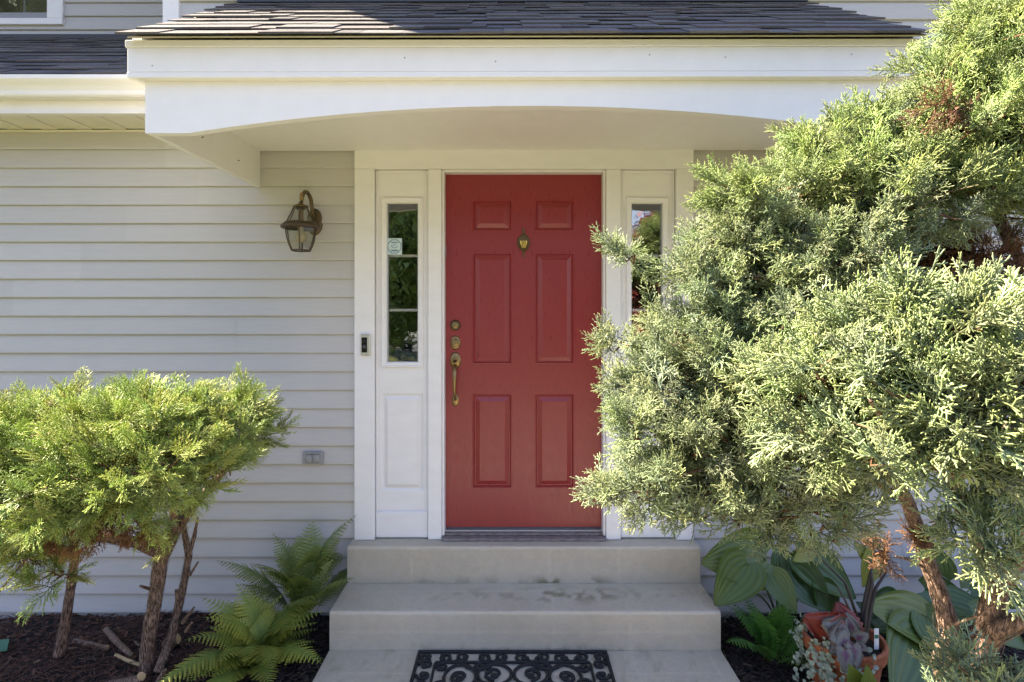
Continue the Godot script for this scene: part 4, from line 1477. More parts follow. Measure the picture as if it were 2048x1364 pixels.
func right_juniper() -> void:
	var rng := RandomNumberGenerator.new()
	rng.seed = 202
	var j := thing("juniper_shrub", "tall blue-green juniper with shaggy red-brown trunks beside the clay pot", "shrub", Vector3.ZERO)
	var b := MB.new()
	var base := Vector3(1.34, 0.0, 1.72)
	bark_tube(b, [[base, 0.05], [at(1930, 1460, 1.62), 0.0336], [at(1886, 1330, 1.62), 0.0272], [at(1905, 1265, 1.64), 0.0256], [at(1880, 1190, 1.66), 0.0216], [at(1855, 1130, 1.66), 0.0208], [at(1835, 1060, 1.64), 0.0184], [at(1815, 1000, 1.6), 0.0160], [at(1770, 940, 1.5), 0.0144], [at(1690, 880, 1.45), 0.0112], [at(1600, 850, 1.4), 0.0072]], 11)
	put("trunk", b.mesh(), M.bark, j)
	b = MB.new()
	bark_tube(b, [[base + Vector3(0.06, 0.0, 0.04), 0.0440], [at(1965, 1420, 1.6), 0.0384], [at(1955, 1320, 1.6), 0.0336], [at(1985, 1250, 1.58), 0.0320], [at(1990, 1180, 1.55), 0.0272], [at(1968, 1100, 1.5), 0.0224], [at(1935, 1020, 1.48), 0.0208], [at(1890, 930, 1.45), 0.0176], [at(1800, 780, 1.5), 0.0160], [at(1730, 650, 1.38), 0.0128], [at(1650, 585, 1.38), 0.0080], [at(1530, 552, 1.42), 0.0045], [at(1400, 545, 1.48), 0.0030]], 12)
	put("trunk", b.mesh(), M.bark, j)
	for q in [
		[[at(1955, 1300, 1.6), 0.0240], [at(2000, 1260, 1.52), 0.0208], [at(2060, 1235, 1.46), 0.0176], [at(2150, 1200, 1.4), 0.0144]],
		[[at(1990, 1180, 1.55), 0.0224], [at(2050, 1080, 1.42), 0.0192], [at(2040, 960, 1.35), 0.0176], [at(2000, 900, 1.32), 0.0160], [at(2060, 780, 1.4), 0.0128], [at(2040, 600, 1.5), 0.0128], [at(1900, 560, 1.55), 0.0112], [at(1790, 500, 1.52), 0.0064]],
		[[at(1985, 1210, 1.56), 0.0192], [at(2030, 1130, 1.5), 0.0176], [at(2090, 950, 1.45), 0.0160], [at(2080, 640, 1.55), 0.0144], [at(1990, 420, 1.55), 0.0112], [at(1900, 250, 1.5), 0.0064]],
		[[at(1700, 625, 1.5), 0.0080], [at(1680, 590, 1.42), 0.0056], [at(1720, 520, 1.38), 0.0048], [at(1775, 445, 1.36), 0.0032]],
		[[at(1640, 580, 1.5), 0.0080], [at(1570, 520, 1.5), 0.0056], [at(1500, 440, 1.5), 0.0040]],
		[[at(1815, 1000, 1.6), 0.0112], [at(1740, 960, 1.55), 0.0080], [at(1640, 990, 1.5), 0.0056], [at(1520, 960, 1.45), 0.0040]],
		[[at(1860, 1140, 1.66), 0.0064], [at(1820, 1120, 1.64), 0.0040], [at(1790, 1112, 1.6), 0.0024]],
		[[at(1905, 1250, 1.62), 0.0032], [at(1960, 1230, 1.5), 0.0032], [at(2020, 1185, 1.42), 0.0024]],
		[[at(1890, 930, 1.45), 0.0112], [at(1820, 900, 1.2), 0.0080], [at(1780, 860, 1.02), 0.0056], [at(1740, 800, 0.95), 0.0032]],
		[[at(2040, 960, 1.35), 0.0112], [at(2060, 900, 1.1), 0.0080], [at(2010, 850, 0.9), 0.0048]],
		[[at(1955, 1400, 1.6), 0.0128], [at(1980, 1420, 1.4), 0.0080], [at(1980, 1390, 1.2), 0.0048]]]:
		b = MB.new()
		bark_tube(b, q, rng.randi(), 10)
		put("branch", b.mesh(), M.bark, j)
	var fine := []
	var coarse := []
	for k in 4:
		fine.append(spray(rng, 0.095, 14, 6, 0.00112, Color(0.18, 0.235, 0.155), Color(0.42, 0.48, 0.26), 0.6))
		coarse.append(spray(rng, 0.10, 13, 6, 0.00150, Color(0.17, 0.23, 0.165), Color(0.42, 0.49, 0.23), 0.55))
	var lobes := [
		lobe(1385, 690, 1.5, 85, 60, 0.16, 42), lobe(1500, 570, 1.52, 110, 60, 0.16, 36), lobe(1270, 512, 1.5, 40, 6, 0.02, 3), lobe(1400, 555, 1.5, 40, 14, 0.06, 6), lobe(1470, 490, 1.52, 50, 34, 0.1, 12), lobe(1350, 770, 1.48, 95, 70, 0.16, 40), lobe(1310, 965, 1.46, 85, 45, 0.14, 30), lobe(1300, 860, 1.47, 60, 40, 0.12, 16),
		lobe(1420, 1005, 1.44, 110, 48, 0.15, 32), lobe(1430, 880, 1.46, 110, 75, 0.18, 44), lobe(1590, 390, 1.52, 120, 60, 0.18, 40), lobe(1520, 470, 1.52, 80, 45, 0.14, 22), lobe(1710, 350, 1.5, 100, 60, 0.18, 36), lobe(1865, 275, 1.5, 70, 70, 0.18, 34), lobe(1945, 200, 1.48, 55, 60, 0.18, 26), lobe(1500, 400, 1.52, 70, 36, 0.12, 14), lobe(1650, 300, 1.52, 60, 30, 0.12, 12), lobe(1880, 170, 1.5, 45, 45, 0.12, 12), lobe(1730, 260, 1.52, 50, 26, 0.1, 8), lobe(1985, 80, 1.5, 50, 50, 0.14, 14), lobe(2050, 20, 1.48, 60, 60, 0.14, 18), lobe(1960, 280, 1.46, 80, 60, 0.16, 22), lobe(2060, 350, 1.44, 60, 60, 0.14, 14), lobe(1700, 460, 1.46, 110, 60, 0.16, 24), lobe(1640, 640, 1.4, 90, 60, 0.14, 20), lobe(1460, 780, 1.46, 90, 70, 0.16, 26), lobe(1440, 600, 1.5, 60, 40, 0.1, 14), lobe(1240, 690, 1.5, 34, 10, 0.03, 3), lobe(1225, 985, 1.46, 30, 12, 0.03, 4),
		lobe(1990, 120, 1.46, 80, 85, 0.18, 40), lobe(2030, 260, 1.44, 100, 110, 0.2, 36), lobe(1600, 560, 1.48, 120, 80, 0.2, 34), lobe(1540, 710, 1.44, 140, 90, 0.2, 52), lobe(1550, 880, 1.42, 125, 85, 0.2, 46),
		lobe(1770, 420, 1.42, 120, 75, 0.18, 40), lobe(1900, 370, 1.42, 90, 55, 0.18, 24), lobe(1680, 550, 1.42, 80, 60, 0.14, 16),
		lobe(1590, 1000, 1.4, 100, 40, 0.14, 14), lobe(1700, 1000, 1.38, 60, 26, 0.1, 4), lobe(1650, 1070, 1.45, 50, 24, 0.08, 4), lobe(1560, 1060, 1.42, 40, 28, 0.07, 4), lobe(2070, 420, 1.38, 80, 60, 0.15, 12),
	]
	for l in lobes:
		l.append(5)
	var near := [
		lobe(1660, 770, 1.18, 100, 60, 0.12, 30), lobe(1740, 690, 1.15, 90, 45, 0.1, 16), lobe(1880, 650, 1.0, 90, 32, 0.07, 17), lobe(1990, 760, 0.96, 80, 65, 0.1, 18), lobe(1830, 780, 1.02, 90, 55, 0.1, 20), lobe(1930, 850, 0.98, 80, 40, 0.08, 10),
		lobe(1710, 890, 1.12, 95, 55, 0.12, 20), lobe(1850, 910, 1.02, 80, 35, 0.08, 8), lobe(2020, 940, 1.0, 50, 40, 0.08, 6), lobe(2000, 1090, 1.02, 45, 34, 0.06, 4), lobe(1920, 1010, 1.1, 50, 26, 0.06, 3),
		lobe(1980, 1400, 1.25, 110, 34, 0.1, 12), lobe(2100, 650, 1.1, 60, 90, 0.12, 8), lobe(1560, 800, 1.3, 70, 50, 0.1, 14),
	]
	var hue := func(p, r, _l):
		var v: float = r.randf_range(0.7, 1.25)
		var warm: float = 0.10 if p.y > 2.05 else 0.0
		return Color(v * r.randf_range(0.94, 1.08), v * (1.0 + warm * 0.4), v * r.randf_range(0.82, 1.18) * (1.0 - warm * 2.6))
	crown(j, lobes, fine, rng, 0.22, Vector2(0.65, 1.25), hue)
	crown(j, near, coarse, rng, 0.25, Vector2(0.7, 1.3), hue)
	var dead := [spray(rng, 0.09, 11, 5, 0.0012, Color(0.17, 0.080, 0.040), Color(0.30, 0.155, 0.080), 0.5)]
	var dl := [lobe(1970, 530, 1.50, 110, 50, 0.12, 60), lobe(1850, 480, 1.6, 60, 40, 0.08, 12), lobe(1890, 225, 1.32, 40, 20, 0.05, 4), lobe(1430, 900, 1.5, 60, 50, 0.08, 5), lobe(1530, 920, 1.55, 60, 60, 0.08, 7), lobe(1770, 1120, 1.62, 22, 26, 0.03, 5), lobe(1830, 1080, 1.62, 14, 24, 0.03, 5), lobe(1830, 600, 1.5, 100, 60, 0.1, 10)]
	crown(j, dl, dead, rng, -0.1, Vector2(0.5, 0.95), func(_p, r, _l):
		var v: float = r.randf_range(0.6, 1.2)
		return Color(v, v, v), 0.0035)

# ---------------------------------------------------------------- ferns
func frond(rng: RandomNumberGenerator, L: float, rise: float, droop: float, pairs: int, wide: float, base: Color, tip: Color, bare := 0.12) -> ArrayMesh:
	var b := MB.new()
	b.colored = true
	var yaw := rng.randf_range(-0.25, 0.25)
	var at_ := func(t): return Vector3(yaw * L * t * t, L * (rise * t - droop * t * t), L * (0.85 - 0.35 * rise * (1 - t)) * t)
	var pa := PackedVector3Array()
	var ra := PackedFloat32Array()
	var rc := PackedColorArray()
	for k in 11:
		pa.append(at_.call(k / 10.0))
		ra.append(0.0021 * (1.0 - 0.75 * k / 10.0))
		rc.append(Color(0.12, 0.12, 0.04).lerp(base, k / 10.0))
	b.tube(pa, ra, 4, Vector3.ONE, false, rc)
	for k in pairs:
		var t := bare + (1.0 - bare) * k / float(pairs)
		var p: Vector3 = at_.call(t)
		var fw: Vector3 = (at_.call(minf(t + 0.02, 1.0)) - at_.call(t - 0.02)).normalized()
		var side := fw.cross(Vector3.UP).normalized()
		var nrm := side.cross(fw).normalized()
		var shape := pow(sin(PI * clampf(0.13 + 0.87 * (t - bare) / (1.0 - bare), 0, 1)), 0.8) * (1.05 - 0.35 * t)
		for s in [-1.0, 1.0]:
			var ln := L * wide * shape * rng.randf_range(0.88, 1.1)
			if ln < 0.004:
				continue
			var ax: Vector3 = (side * s + fw * 0.42 - nrm * rng.randf_range(0.05, 0.25)).normalized()
			var across := (fw - ax * fw.dot(ax)).normalized()
			var m := 8
			var lobe_w := ln * 0.13 + 0.0022
			for e in m:
				var u0 := e / float(m)
				var u1 := (e + 1.0) / m
				var q0: Vector3 = p + ax * ln * u0 - nrm * ln * 0.10 * u0 * u0
				var q1: Vector3 = p + ax * ln * u1 - nrm * ln * 0.10 * u1 * u1
				var ww := lobe_w * (1.0 - 0.75 * u0)
				var c := base.lerp(tip, clampf(0.25 * t + 0.75 * u0 + rng.randf_range(-0.1, 0.1), 0, 1))
				b.col = c
				for s2 in [-1.0, 1.0]:
					var tipp: Vector3 = q0.lerp(q1, 0.75) + across * s2 * ww
					b.tri(q0, q1, tipp, nrm)
					b.tri(q0, q0.lerp(tipp, 0.55) + across * s2 * ww * 0.22 - ax * ww * 0.12, tipp, nrm)
	return b.mesh()

func fern(called: String, label: String, at_: Vector3, rng: RandomNumberGenerator, meshes: Array, count: int, s0: float, s1: float, tilt: Vector2) -> void:
	var f := thing(called, label, "fern", at_)
	for k in count:
		var o := put("frond", meshes[rng.randi_range(0, meshes.size() - 1)], M.fern, f)
		var a := TAU * k / count + rng.randf_range(-0.25, 0.25)
		var s := rng.randf_range(s0, s1)
		o.transform = Transform3D(Basis(Vector3.UP, a) * Basis(Vector3.RIGHT, rng.randf_range(tilt.x, tilt.y)) * Basis.from_scale(Vector3.ONE * s), Vector3(sin(a), 0, cos(a)) * rng.randf_range(0.005, 0.04))

func ferns() -> void:
	var rng := RandomNumberGenerator.new()
	rng.seed = 303
	var g := Color(0.15, 0.23, 0.045)
	var y := Color(0.42, 0.40, 0.06)
	var low := []
	for k in 4:
		low.append(frond(rng, 0.40, 1.0, 0.85, 26, 0.24, g, y.lerp(g, rng.randf() * 0.5)))
	var tall := []
	for k in 4:
		tall.append(frond(rng, 0.55, 1.25, 0.62, 26, 0.22, Color(0.12, 0.18, 0.045), Color(0.24, 0.27, 0.06), 0.3))
	fern("fern_clump", "low spreading fern with yellow-tipped fronds beside the concrete steps", Vector3(-1.25, bed_height(-1.25, 0.50), 0.50), rng, low, 40, 0.8, 1.3, Vector2(-1.15, 0.05))
	fern("fern_clump", "upright arching fern on thin bare stems against the grey siding", Vector3(-1.13, bed_height(-1.13, 0.17), 0.21), rng, tall, 20, 0.8, 1.2, Vector2(-0.9, -0.1))
	var small := []
	for k in 3:
		small.append(frond(rng, 0.26, 1.1, 0.5, 18, 0.26, Color(0.065, 0.17, 0.03), Color(0.13, 0.30, 0.05)))
	fern("fern_clump", "small bright green fern between the steps and the clay pot", Vector3(1.31, bed_height(1.31, 0.42), 0.42), rng, small, 24, 0.8, 1.35, Vector2(-0.9, 0.1))

# ---------------------------------------------------------------- hostas
func hosta_leaf(rng: RandomNumberGenerator, wide: float, droop: float, cup: float) -> ArrayMesh:
	# unit length along +y, faces +z
	var b := MB.new()
	b.colored = true
	var rows := []
	var cols := []
	var nu := 18
	var nv := 33
	var ph := rng.randf() * TAU
	for r in nu + 1:
		var u := r / float(nu)
		var w := wide * pow(sin(PI * pow(clampf(u * 0.97 + 0.02, 0, 1), 0.62)), 0.78)
		var row := PackedVector3Array()
		var cr := PackedColorArray()
		for k in nv:
			var v := -1.0 + 2.0 * k / (nv - 1.0)
			var back := -0.13 * pow(absf(v), 1.6) * (1.0 - u) * 1.4      # heart-shaped base lobes
			var x := v * w
			var yy := u + back
			var rib := 0.0085 * cos(absf(v) * PI * 8.0) * smoothstep(0.0, 0.15, u) * (1 - 0.7 * u)
			var z := cup * (v * v * w * 1.5) - droop * u * u * 0.5 + rib + 0.014 * sin(u * 9.0 + ph + v * 2.0) * absf(v)
			z -= 0.02 * (1.0 - absf(v)) * (1.0 - u) if absf(v) < 0.08 else 0.0
			row.append(Vector3(x, yy, z))
			var g := 0.86 + 0.16 * cos(absf(v) * PI * 8.0)
			cr.append(Color(g, g, g))
		rows.append(row)
		cols.append(cr)
	b.sheet(rows, cols)
	return b.mesh()

func place_leaf(parent: Node3D, mesh: ArrayMesh, m: Material, p: Vector3, tip: Vector3, face: Vector3, size: float, called := "leaf") -> MeshInstance3D:
	var y := tip.normalized()
	var z := (face - y * face.dot(y)).normalized()
	var x := y.cross(z)
	var o := put(called, mesh, m, parent)
	o.transform = Transform3D(Basis(x * size, y * size, z * size), p - parent.position)
	return o

func hosta_set(h: Node3D, base: Vector3, list: Array, rng: RandomNumberGenerator, tints: Array) -> void:
	for q in list:
		# q: base px, py, depth, tip px, tip py, tip depth, face up share, tint
		var p := at(q[0], q[1], q[2])
		var t := at(q[3], q[4], q[5])
		var L := p.distance_to(t) * 1.04
		var mesh := hosta_leaf(rng, rng.randf_range(0.36, 0.44), rng.randf_range(0.15, 0.4), rng.randf_range(0.1, 0.35))
		place_leaf(h, mesh, tints[q[7]], p, t - p, Vector3(rng.randf_range(-0.25, 0.25), q[6], 1.0 - q[6] * 0.6), L)
		var b := MB.new()
		var pa := PackedVector3Array()
		var ra := PackedFloat32Array()
		for k in 7:
			var s := k / 6.0
			var pt := base.lerp(p, s)
			pt.y += sin(s * PI) * 0.05
			pt += (p - t).normalized() * 0.04 * s * (1 - s)
			pa.append(pt - h.position)
			ra.append(0.006 - 0.0025 * s)
		b.tube(pa, ra, 6)
		put("stalk", b.mesh(), M.stalk, h)

func hostas() -> void:
	var rng := RandomNumberGenerator.new()
	rng.seed = 404
	mat("stalk", lin(0.08, 0.14, 0.035), 0.5)
	var tints := []
	for c in [Vector3(0.068, 0.118, 0.022), Vector3(0.11, 0.15, 0.022), Vector3(0.052, 0.100, 0.026), Vector3(0.19, 0.21, 0.035)]:
		var m: StandardMaterial3D = M.hosta.duplicate()
		m.albedo_color = lin(c.x, c.y, c.z)
		tints.append(m)
	var b1 := Vector3(1.48, bed_height(1.48, 0.16), 0.16)
	var h1 := thing("hosta", "broad-leaved green hosta against the siding beside the top step", "plant", b1)
	hosta_set(h1, b1, [
		[1530, 1118, 2.92, 1412, 1124, 2.86, 0.5, 1],
		[1495, 1128, 2.84, 1436, 1206, 2.76, 0.35, 0],
		[1565, 1150, 2.96, 1560, 1082, 3.02, 0.2, 0],
		[1545, 1150, 2.80, 1592, 1222, 2.70, 0.45, 0],
		[1585, 1142, 2.92, 1660, 1220, 2.82, 0.4, 2],
		[1600, 1112, 2.98, 1712, 1192, 2.86, 0.5, 0],
		[1640, 1170, 2.9, 1670, 1255, 2.84, 0.3, 0],
		[1500, 1180, 2.94, 1470, 1150, 3.0, 0.5, 2],
		[1590, 1165, 3.0, 1640, 1090, 3.05, 0.3, 1]], rng, tints)
	var b2 := Vector3(2.08, bed_height(2.08, 0.36), 0.36)
	var h2 := thing("hosta", "large ribbed hosta spreading behind the shaggy juniper trunks", "plant", b2)
	hosta_set(h2, b2, [
		[1865, 1262, 2.72, 1762, 1208, 2.60, 0.7, 1],
		[1880, 1200, 2.86, 1990, 1232, 2.74, 0.55, 0],
		[1850, 1180, 2.9, 1950, 1216, 2.84, 0.4, 2],
		[1850, 1232, 2.66, 1930, 1340, 2.52, 0.5, 0],
		[1838, 1268, 2.62, 1800, 1400, 2.40, 0.45, 0],
		[1950, 1232, 2.70, 2060, 1290, 2.60, 0.6, 0],
		[1900, 1290, 2.56, 1990, 1400, 2.42, 0.5, 2],
		[1800, 1220, 2.92, 1730, 1250, 2.84, 0.6, 2],
		[1880, 1150, 2.96, 1850, 1080, 3.0, 0.2, 0],
		[1990, 1190, 2.9, 2080, 1200, 2.8, 0.5, 0],
		[1780, 1255, 2.86, 1720, 1205, 2.92, 0.3, 2],
		[1940, 1180, 2.95, 2000, 1130, 3.0, 0.3, 2]], rng, tints)
	var b3 := Vector3(1.48, bed_height(1.48, 1.0), 1.0)
	var h3 := thing("hosta_seedling", "young pale hosta with two rounded leaves before the clay pot", "plant", b3)
	hosta_set(h3, b3, [[1716, 1400, 2.22, 1706, 1338, 2.20, 0.25, 1], [1728, 1402, 2.20, 1742, 1340, 2.18, 0.25, 1]], rng, tints)

# ---------------------------------------------------------------- clay pot and what grows in it
func potted_plants() -> void:
	var rng := RandomNumberGenerator.new()
	rng.seed = 505
	var P := Vector3(1.500, 0.02, 0.70)
	var pot := thing("clay_pot", "weathered terracotta pot of mixed plants among the hostas", "pot", P)
	var b := MB.new()
	var top := 0.30
	b.lathe([Vector2(0.0, 0.0), Vector2(0.105, 0.0), Vector2(0.112, 0.006), Vector2(0.135, 0.12), Vector2(0.150, 0.225), Vector2(0.152, 0.232), Vector2(0.163, 0.236), Vector2(0.168, 0.245), Vector2(0.172, top - 0.008), Vector2(0.168, top), Vector2(0.158, top), Vector2(0.152, top - 0.006), Vector2(0.146, 0.235)], Vector3.ZERO, 48)
	put("body", b.mesh(), M.terracotta, pot)
	b = MB.new()
	b.lathe([Vector2(0.147, 0.262), Vector2(0.09, 0.268), Vector2(0.0, 0.272)], Vector3.ZERO, 32)
	put("potting_soil", b.mesh(), M.soil, pot)

	# painted-leaf begonia
	var bg := thing("begonia", "silver and purple veined begonia growing in the clay pot", "plant", P + Vector3(-0.02, 0.27, 0.03))
	var leaves := [
		[1695, 1272, 2.40, 1652, 1242, 2.36, 0.6, 0], [1702, 1284, 2.34, 1664, 1304, 2.28, 0.7, 0], [1706, 1292, 2.32, 1722, 1345, 2.26, 0.5, 0], [1700, 1262, 2.44, 1676, 1200, 2.46, 0.05, 1], [1706, 1262, 2.42, 1696, 1222, 2.43, 0.1, 0],
		[1672, 1262, 2.42, 1612, 1240, 2.38, 0.1, 1], [1712, 1278, 2.36, 1742, 1268, 2.34, 0.6, 0], [1668, 1248, 2.42, 1640, 1222, 2.42, 0.4, 0], [1690, 1300, 2.30, 1696, 1352, 2.24, 0.5, 0], [1700, 1280, 2.38, 1670, 1272, 2.30, 0.8, 0], [1716, 1290, 2.34, 1738, 1300, 2.30, 0.6, 0], [1690, 1258, 2.42, 1650, 1262, 2.36, 0.2, 1]]
	for q in leaves:
		var m := MB.new()
		m.colored = true
		var rows := []
		var cols := []
		var ph := rng.randf() * TAU
		for r in 15:
			var u := r / 14.0
			var w := 0.52 * pow(sin(PI * pow(clampf(u * 0.97 + 0.02, 0, 1), 0.55)), 0.7)
			var row := PackedVector3Array()
			var cr := PackedColorArray()
			for k in 25:
				var v := -1.0 + 2.0 * k / 24.0
				var edge := pow(absf(v), 4.0)
				var jag := 1.0 + 0.10 * edge * sin(u * 46.0 + ph)
				row.append(Vector3(v * w * jag + 0.05 * u * v, u - 0.22 * pow(absf(v), 1.5) * (1 - u), 0.10 * sin(absf(v) * 7.0 + u * 5.0 + ph) * absf(v) * 0.6 - 0.25 * u * u))
				# colour bands of the leaf itself: purple heart and veins, silver field, dark rim
				var vein := pow(absf(cos((u * 1.6 - absf(v) * 1.5) * 9.0)), 5.0) * 0.6
				var heart := clampf(1.0 - (absf(v) * 1.7 + absf(u - 0.25) * 1.8), 0, 1)
				var c := Color(0.135, 0.145, 0.11).lerp(Color(0.075, 0.012, 0.038), clampf(vein + heart * 1.5, 0, 1))
				c = c.lerp(Color(0.075, 0.045, 0.035), smoothstep(0.72, 0.95, absf(v)) * 0.8)
				if q[7] == 1:
					c = Color(0.15, 0.022, 0.016).lerp(Color(0.24, 0.06, 0.03), vein)
				cr.append(c)
			rows.append(row)
			cols.append(cr)
		m.sheet(rows, cols)
		var p := at(q[0], q[1], q[2])
		var t := at(q[3], q[4], q[5])
		place_leaf(bg, m.mesh(), M.begonia, p, t - p, Vector3(rng.randf_range(-0.2, 0.2), q[6], 0.8), p.distance_to(t) * 0.85)
		var sb := MB.new()
		sb.tube(PackedVector3Array([Vector3(0.0, 0.0, 0.0), (p - bg.position) * 0.5 + Vector3(0, 0.015, 0), p - bg.position]), PackedFloat32Array([0.005, 0.004, 0.003]), 6)
		put("stalk", sb.mesh(), M.terracotta, bg)

	# trailing silver plant
	var tr := thing("trailing_plant", "silvery round-leaved plant trailing over the rim of the clay pot", "plant", P + Vector3(-0.1, 0.27, 0.08))
	var disc := MB.new()
	disc.colored = true
	var rows := []
	for r in 4:
		var row := PackedVector3Array()
		for k in 12:
			var a := TAU * k / 12.0
			var rr := r / 3.0
			row.append(Vector3(cos(a) * rr * 1.1, sin(a) * rr * (0.85 if sin(a) > 0.7 else 1.0), 0.22 * rr * rr))
		rows.append(row)
	disc.sheet(rows, null, true)
	var dm := disc.mesh()
	var xf := []
	var cols := []
	var str_ := MB.new()
	for k in 20:
		var a := lerpf(2.0, 4.6, rng.randf()) if k < 14 else lerpf(0.9, 2.2, rng.randf())
		var dir := Vector3(cos(a), 0, sin(a))
		if k >= 14:
			dir = Vector3(cos(a), 0, absf(sin(a)))
		var fall := rng.randf_range(0.05, 0.26)
		var pa := PackedVector3Array()
		var ra := PackedFloat32Array()
		for s in 13:
			var t := s / 12.0
			var R := 0.10 + 0.085 * minf(1.0, t * 2.4) + 0.012 * sin(t * 9.0 + k)
			var y := 0.02 + 0.03 * sin(minf(1.0, t * 2.4) * PI) - fall * maxf(0.0, t - 0.35) / 0.65
			pa.append(P + Vector3(0, 0.275, 0) + dir * R + Vector3(0, y, 0) + Vector3(0.006 * sin(t * 14.0 + k * 2.0), 0, 0) - tr.position)
			ra.append(0.0011)
			if s > 1:
				for e in 2:
					var q := pa[s] + Vector3(rng.randfn(), rng.randfn(), rng.randfn()) * 0.009
					var f := (dir + Vector3(rng.randfn() * 0.5, 0.7 + rng.randfn() * 0.4, 0.5)).normalized()
					var up := Vector3.UP if absf(f.y) < 0.9 else Vector3.RIGHT
					var x := up.cross(f).normalized()
					var sz := rng.randf_range(0.006, 0.0115)
					xf.append(Transform3D(Basis(x * sz, f.cross(x) * sz, f * sz), q))
					var v := rng.randf_range(0.8, 1.15)
					cols.append(Color(0.24 * v, 0.29 * v, 0.225 * v))
		str_.tube(pa, ra, 4)
	put("strands", str_.mesh(), M.stalk, tr).set_meta("kind", "stuff")
	many("leaves", dm, M.silver_leaf, tr, xf, cols)

	# tall plant on near-black stalks
	var dk := thing("dark_stemmed_plant", "tall plant with near-black stalks rising from the clay pot", "plant", P + Vector3(0.03, 0.27, -0.02))
	for q in [[[1722, 1275, 2.46], [1728, 1215, 2.5], [1740, 1150, 2.52], [1752, 1105, 2.54], 0.012], [[1730, 1278, 2.48], [1742, 1210, 2.52], [1752, 1175, 2.54], [1775, 1140, 2.56], 0.011], [[1716, 1275, 2.46], [1715, 1235, 2.48], [1690, 1165, 2.5], [1622, 1098, 2.54], 0.008], [[1726, 1280, 2.44], [1733, 1225, 2.46], [1745, 1165, 2.48], [1740, 1120, 2.52], 0.010], [[1712, 1278, 2.44], [1708, 1240, 2.46], [1690, 1200, 2.48], [1672, 1168, 2.5], 0.007]]:
		var c := Curve3D.new()
		for k in 4:
			c.add_point(at(q[k][0], q[k][1], q[k][2]) - dk.position)
		var pa := PackedVector3Array()
		var ra := PackedFloat32Array()
		for k in 13:
			pa.append(c.samplef(k / 4.0))
			ra.append(q[4] * (1.15 - 0.75 * k / 12.0))
		b = MB.new()
		b.tube(pa, ra, 10)
		put("stalk", b.mesh(), M.dark_stem, dk)
	var lm: StandardMaterial3D = M.hosta.duplicate()
	lm.albedo_color = lin(0.16, 0.185, 0.03)
	for q in [[1752, 1105, 2.54, 1732, 1170, 2.5], [1738, 1118, 2.53, 1712, 1088, 2.55], [1622, 1098, 2.54, 1592, 1120, 2.5]]:
		var p := at(q[0], q[1], q[2])
		var t := at(q[3], q[4], q[5])
		place_leaf(dk, hosta_leaf(rng, 0.36, 0.2, 0.1), lm, p, t - p, Vector3(0.1, 0.2, 1), p.distance_to(t) * 1.1)

	var tg := thing("plant_tag", "small white plastic plant tag stuck in the clay pot", "tag", at(1753, 1285, 2.42))
	b = MB.new()
	b.box(Vector3(-0.010, -0.03, -0.0006), Vector3(0.010, 0.062, 0.0006))
	put("card", b.mesh(), M.tag_white, tg)
	bx("stripe", Vector3(-0.0085, 0.018, 0.0006), Vector3(0.0085, 0.034, 0.0012), M.tag_green, tg, 0.0)

# ---------------------------------------------------------------- cut wood on the soil
func logs() -> void:
	var list := [
		["short pale-ended sawn juniper branch leaning behind the thin dark trunk", at(212, 1232, 2.92), at(262, 1292, 2.80), 0.015],
		["stripped pale stick lying on needle mulch between the two trunks", at(232, 1272, 2.80), at(282, 1306, 2.72), 0.009],
		["stout brown cut branch lying flat on needle mulch by the foundation", at(150, 1268, 2.93), at(215, 1282, 2.84), 0.014],
		["grey curved log half buried beside the forked trunk", at(210, 1352, 2.55), at(290, 1366, 2.6), 0.022],
		["rounded sawn stump between the forked trunks", at(338, 1268, 2.86), at(352, 1240, 2.86), 0.034]]
	for q in list:
		var p: Vector3 = q[1]
		var t: Vector3 = q[2]
		p.y = bed_height(p.x, p.z) + q[3] * 0.75 + (0.045 if q == list[0] else 0.0)
		t.y = bed_height(t.x, t.z) + q[3] * (0.75 if q != list[4] else 1.6)
		var o := thing("cut_branch" if q != list[4] else "stump", q[0], "branch" if q != list[4] else "stump", p)
		var b := MB.new()
		var mid := (p + t) / 2 + Vector3(0, 0.006, 0.01)
		bark_tube(b, [[Vector3.ZERO, q[3]], [mid - p, q[3] * 0.93], [t - p, q[3] * 0.9]], 77 + list.find(q), 12)
		put("bark", b.mesh(), M.bark_grey if q != list[1] else M.cut_wood, o)
		for e in [[Vector3.ZERO, p - t], [t - p, t - p]]:
			b = MB.new()
			b.lathe([Vector2(q[3] * 0.86, -0.004), Vector2(q[3] * 0.84, 0.003), Vector2(0, 0.004)], e[0], 14, Vector3.ONE, aim(e[1], 0.0))
			put("cut_face", b.mesh(), M.cut_wood, o)
	var g := thing("garden_tag", "green plastic tag lying on the needle mulch", "tag", at(0, 1281, 2.86))
	g.position.y = bed_height(g.position.x, g.position.z) + 0.02
	var b := MB.new()
	b.box(Vector3(-0.03, 0.0, -0.001), Vector3(0.032, 0.055, 0.001))
	put("card", b.mesh(), M.tag_green, g).rotation = Vector3(-0.4, 0.1, 0.05)

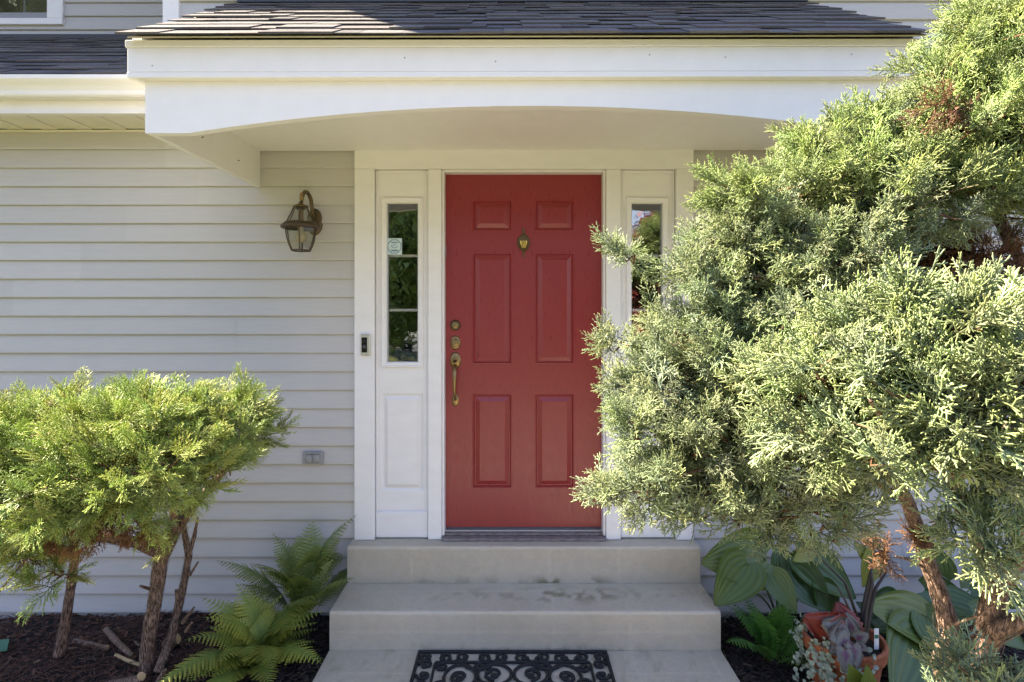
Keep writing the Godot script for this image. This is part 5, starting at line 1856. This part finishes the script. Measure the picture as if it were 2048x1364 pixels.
# ---------------------------------------------------------------- what the glass mirrors: the front yard
func yard() -> void:
	var rng := RandomNumberGenerator.new()
	rng.seed = 606
	var clump := MB.new()
	clump.colored = true
	for k in 16:
		var d := Vector3(rng.randfn(), rng.randfn(), rng.randfn()) * 0.16
		var n := Vector3(rng.randfn(), rng.randfn() + 0.6, rng.randfn()).normalized()
		var x := n.cross(Vector3(0.3, 0.2, 0.9)).normalized() * 0.055
		var y := n.cross(x).normalized() * 0.085
		clump.quad(d - x, d + y, d + x, d - y, n)
	var cm := clump.mesh()
	for t in [
		["broad green shade tree across the front lawn", Vector3(-4.6, 0, 15.0), 3.2, 6.5, Color(0.22, 0.28, 0.06)],
		["dark green tree standing by the road beyond the lawn", Vector3(-8.6, 0, 20.0), 3.6, 7.5, Color(0.12, 0.17, 0.04)],
		["red-leaved maple on the front lawn", Vector3(5.4, 0, 13.0), 2.6, 5.0, Color(0.20, 0.035, 0.03)],
		["tall pale green tree at the end of the walk", Vector3(1.0, 0, 21.0), 3.4, 9.0, Color(0.10, 0.13, 0.035)],
		["very tall spreading tree standing far out beside the drive", Vector3(-14.0, 0, 10.0), 4.5, 16.0, Color(0.13, 0.15, 0.05)],
		["tall green tree near the drive", Vector3(10.5, 0, 20.0), 3.8, 8.5, Color(0.08, 0.12, 0.03)]]:
		var o := thing("yard_tree", t[0], "tree", t[1])
		var b := MB.new()
		bark_tube(b, [[Vector3(0, -0.1, 0), 0.22], [Vector3(0.08, 1.4, 0), 0.17], [Vector3(-0.05, t[3] * 0.6, 0.1), 0.11], [Vector3(0, t[3] * 0.9, 0), 0.04]], rng.randi(), 10)
		put("trunk", b.mesh(), M.bark_grey, o)
		var xf := []
		var cols := []
		for k in 3600:
			var d := Vector3(rng.randfn(), rng.randfn(), rng.randfn()).normalized() * pow(rng.randf(), 0.4)
			var lump := 0.75 + 0.25 * sin(d.x * 7.0 + d.y * 5.0) * sin(d.z * 6.0 + 1.0)
			var p := Vector3(d.x * t[2], t[3] * 0.56 + d.y * t[3] * 0.46, d.z * t[2]) * Vector3(lump, 1, lump)
			if p.y < 0.5:
				continue
			xf.append(Transform3D(Basis.from_euler(Vector3(rng.randf() * 6, rng.randf() * 6, 0)) * Basis.from_scale(Vector3.ONE * rng.randf_range(0.7, 1.3)), p))
			var v := rng.randf_range(0.65, 1.35)
			cols.append(Color(t[4].r * v, t[4].g * v, t[4].b * v))
		many("crown", cm, M.tree_leaf, o, xf, cols)
	# parked car, a white reflection in the glass
	var c := thing("parked_car", "white car parked on the road beyond the lawn", "car", Vector3(-4.1, -0.02, 24.6))
	var b := MB.new()
	b.box(Vector3(-2.1, 0.28, -0.85), Vector3(2.1, 0.86, 0.85), 0.12)
	put("body", b.mesh(), M.car_white, c)
	b = MB.new()
	var lo := [Vector3(-1.4, 0.85, -0.78), Vector3(1.3, 0.85, -0.78), Vector3(1.3, 0.85, 0.78), Vector3(-1.4, 0.85, 0.78)]
	var hi := [Vector3(-0.9, 1.38, -0.62), Vector3(0.7, 1.38, -0.62), Vector3(0.7, 1.38, 0.62), Vector3(-0.9, 1.38, 0.62)]
	for k in 4:
		b.quad(lo[k], lo[(k + 1) % 4], hi[(k + 1) % 4], hi[k])
	put("window", b.mesh(), M.black_gloss, c)
	b = MB.new()
	b.box(Vector3(-0.95, 1.37, -0.64), Vector3(0.75, 1.42, 0.64), 0.02)
	put("roof", b.mesh(), M.car_white, c)
	for x in [-1.3, 1.3]:
		for z in [-0.78, 0.78]:
			b = MB.new()
			b.lathe([Vector2(0.0, -0.1), Vector2(0.30, -0.1), Vector2(0.32, -0.06), Vector2(0.32, 0.06), Vector2(0.30, 0.1), Vector2(0.0, 0.1)], Vector3(x, 0.32, z), 24, Vector3.ONE, Basis(Vector3.RIGHT, PI / 2))
			put("wheel", b.mesh(), M.black_matte, c)
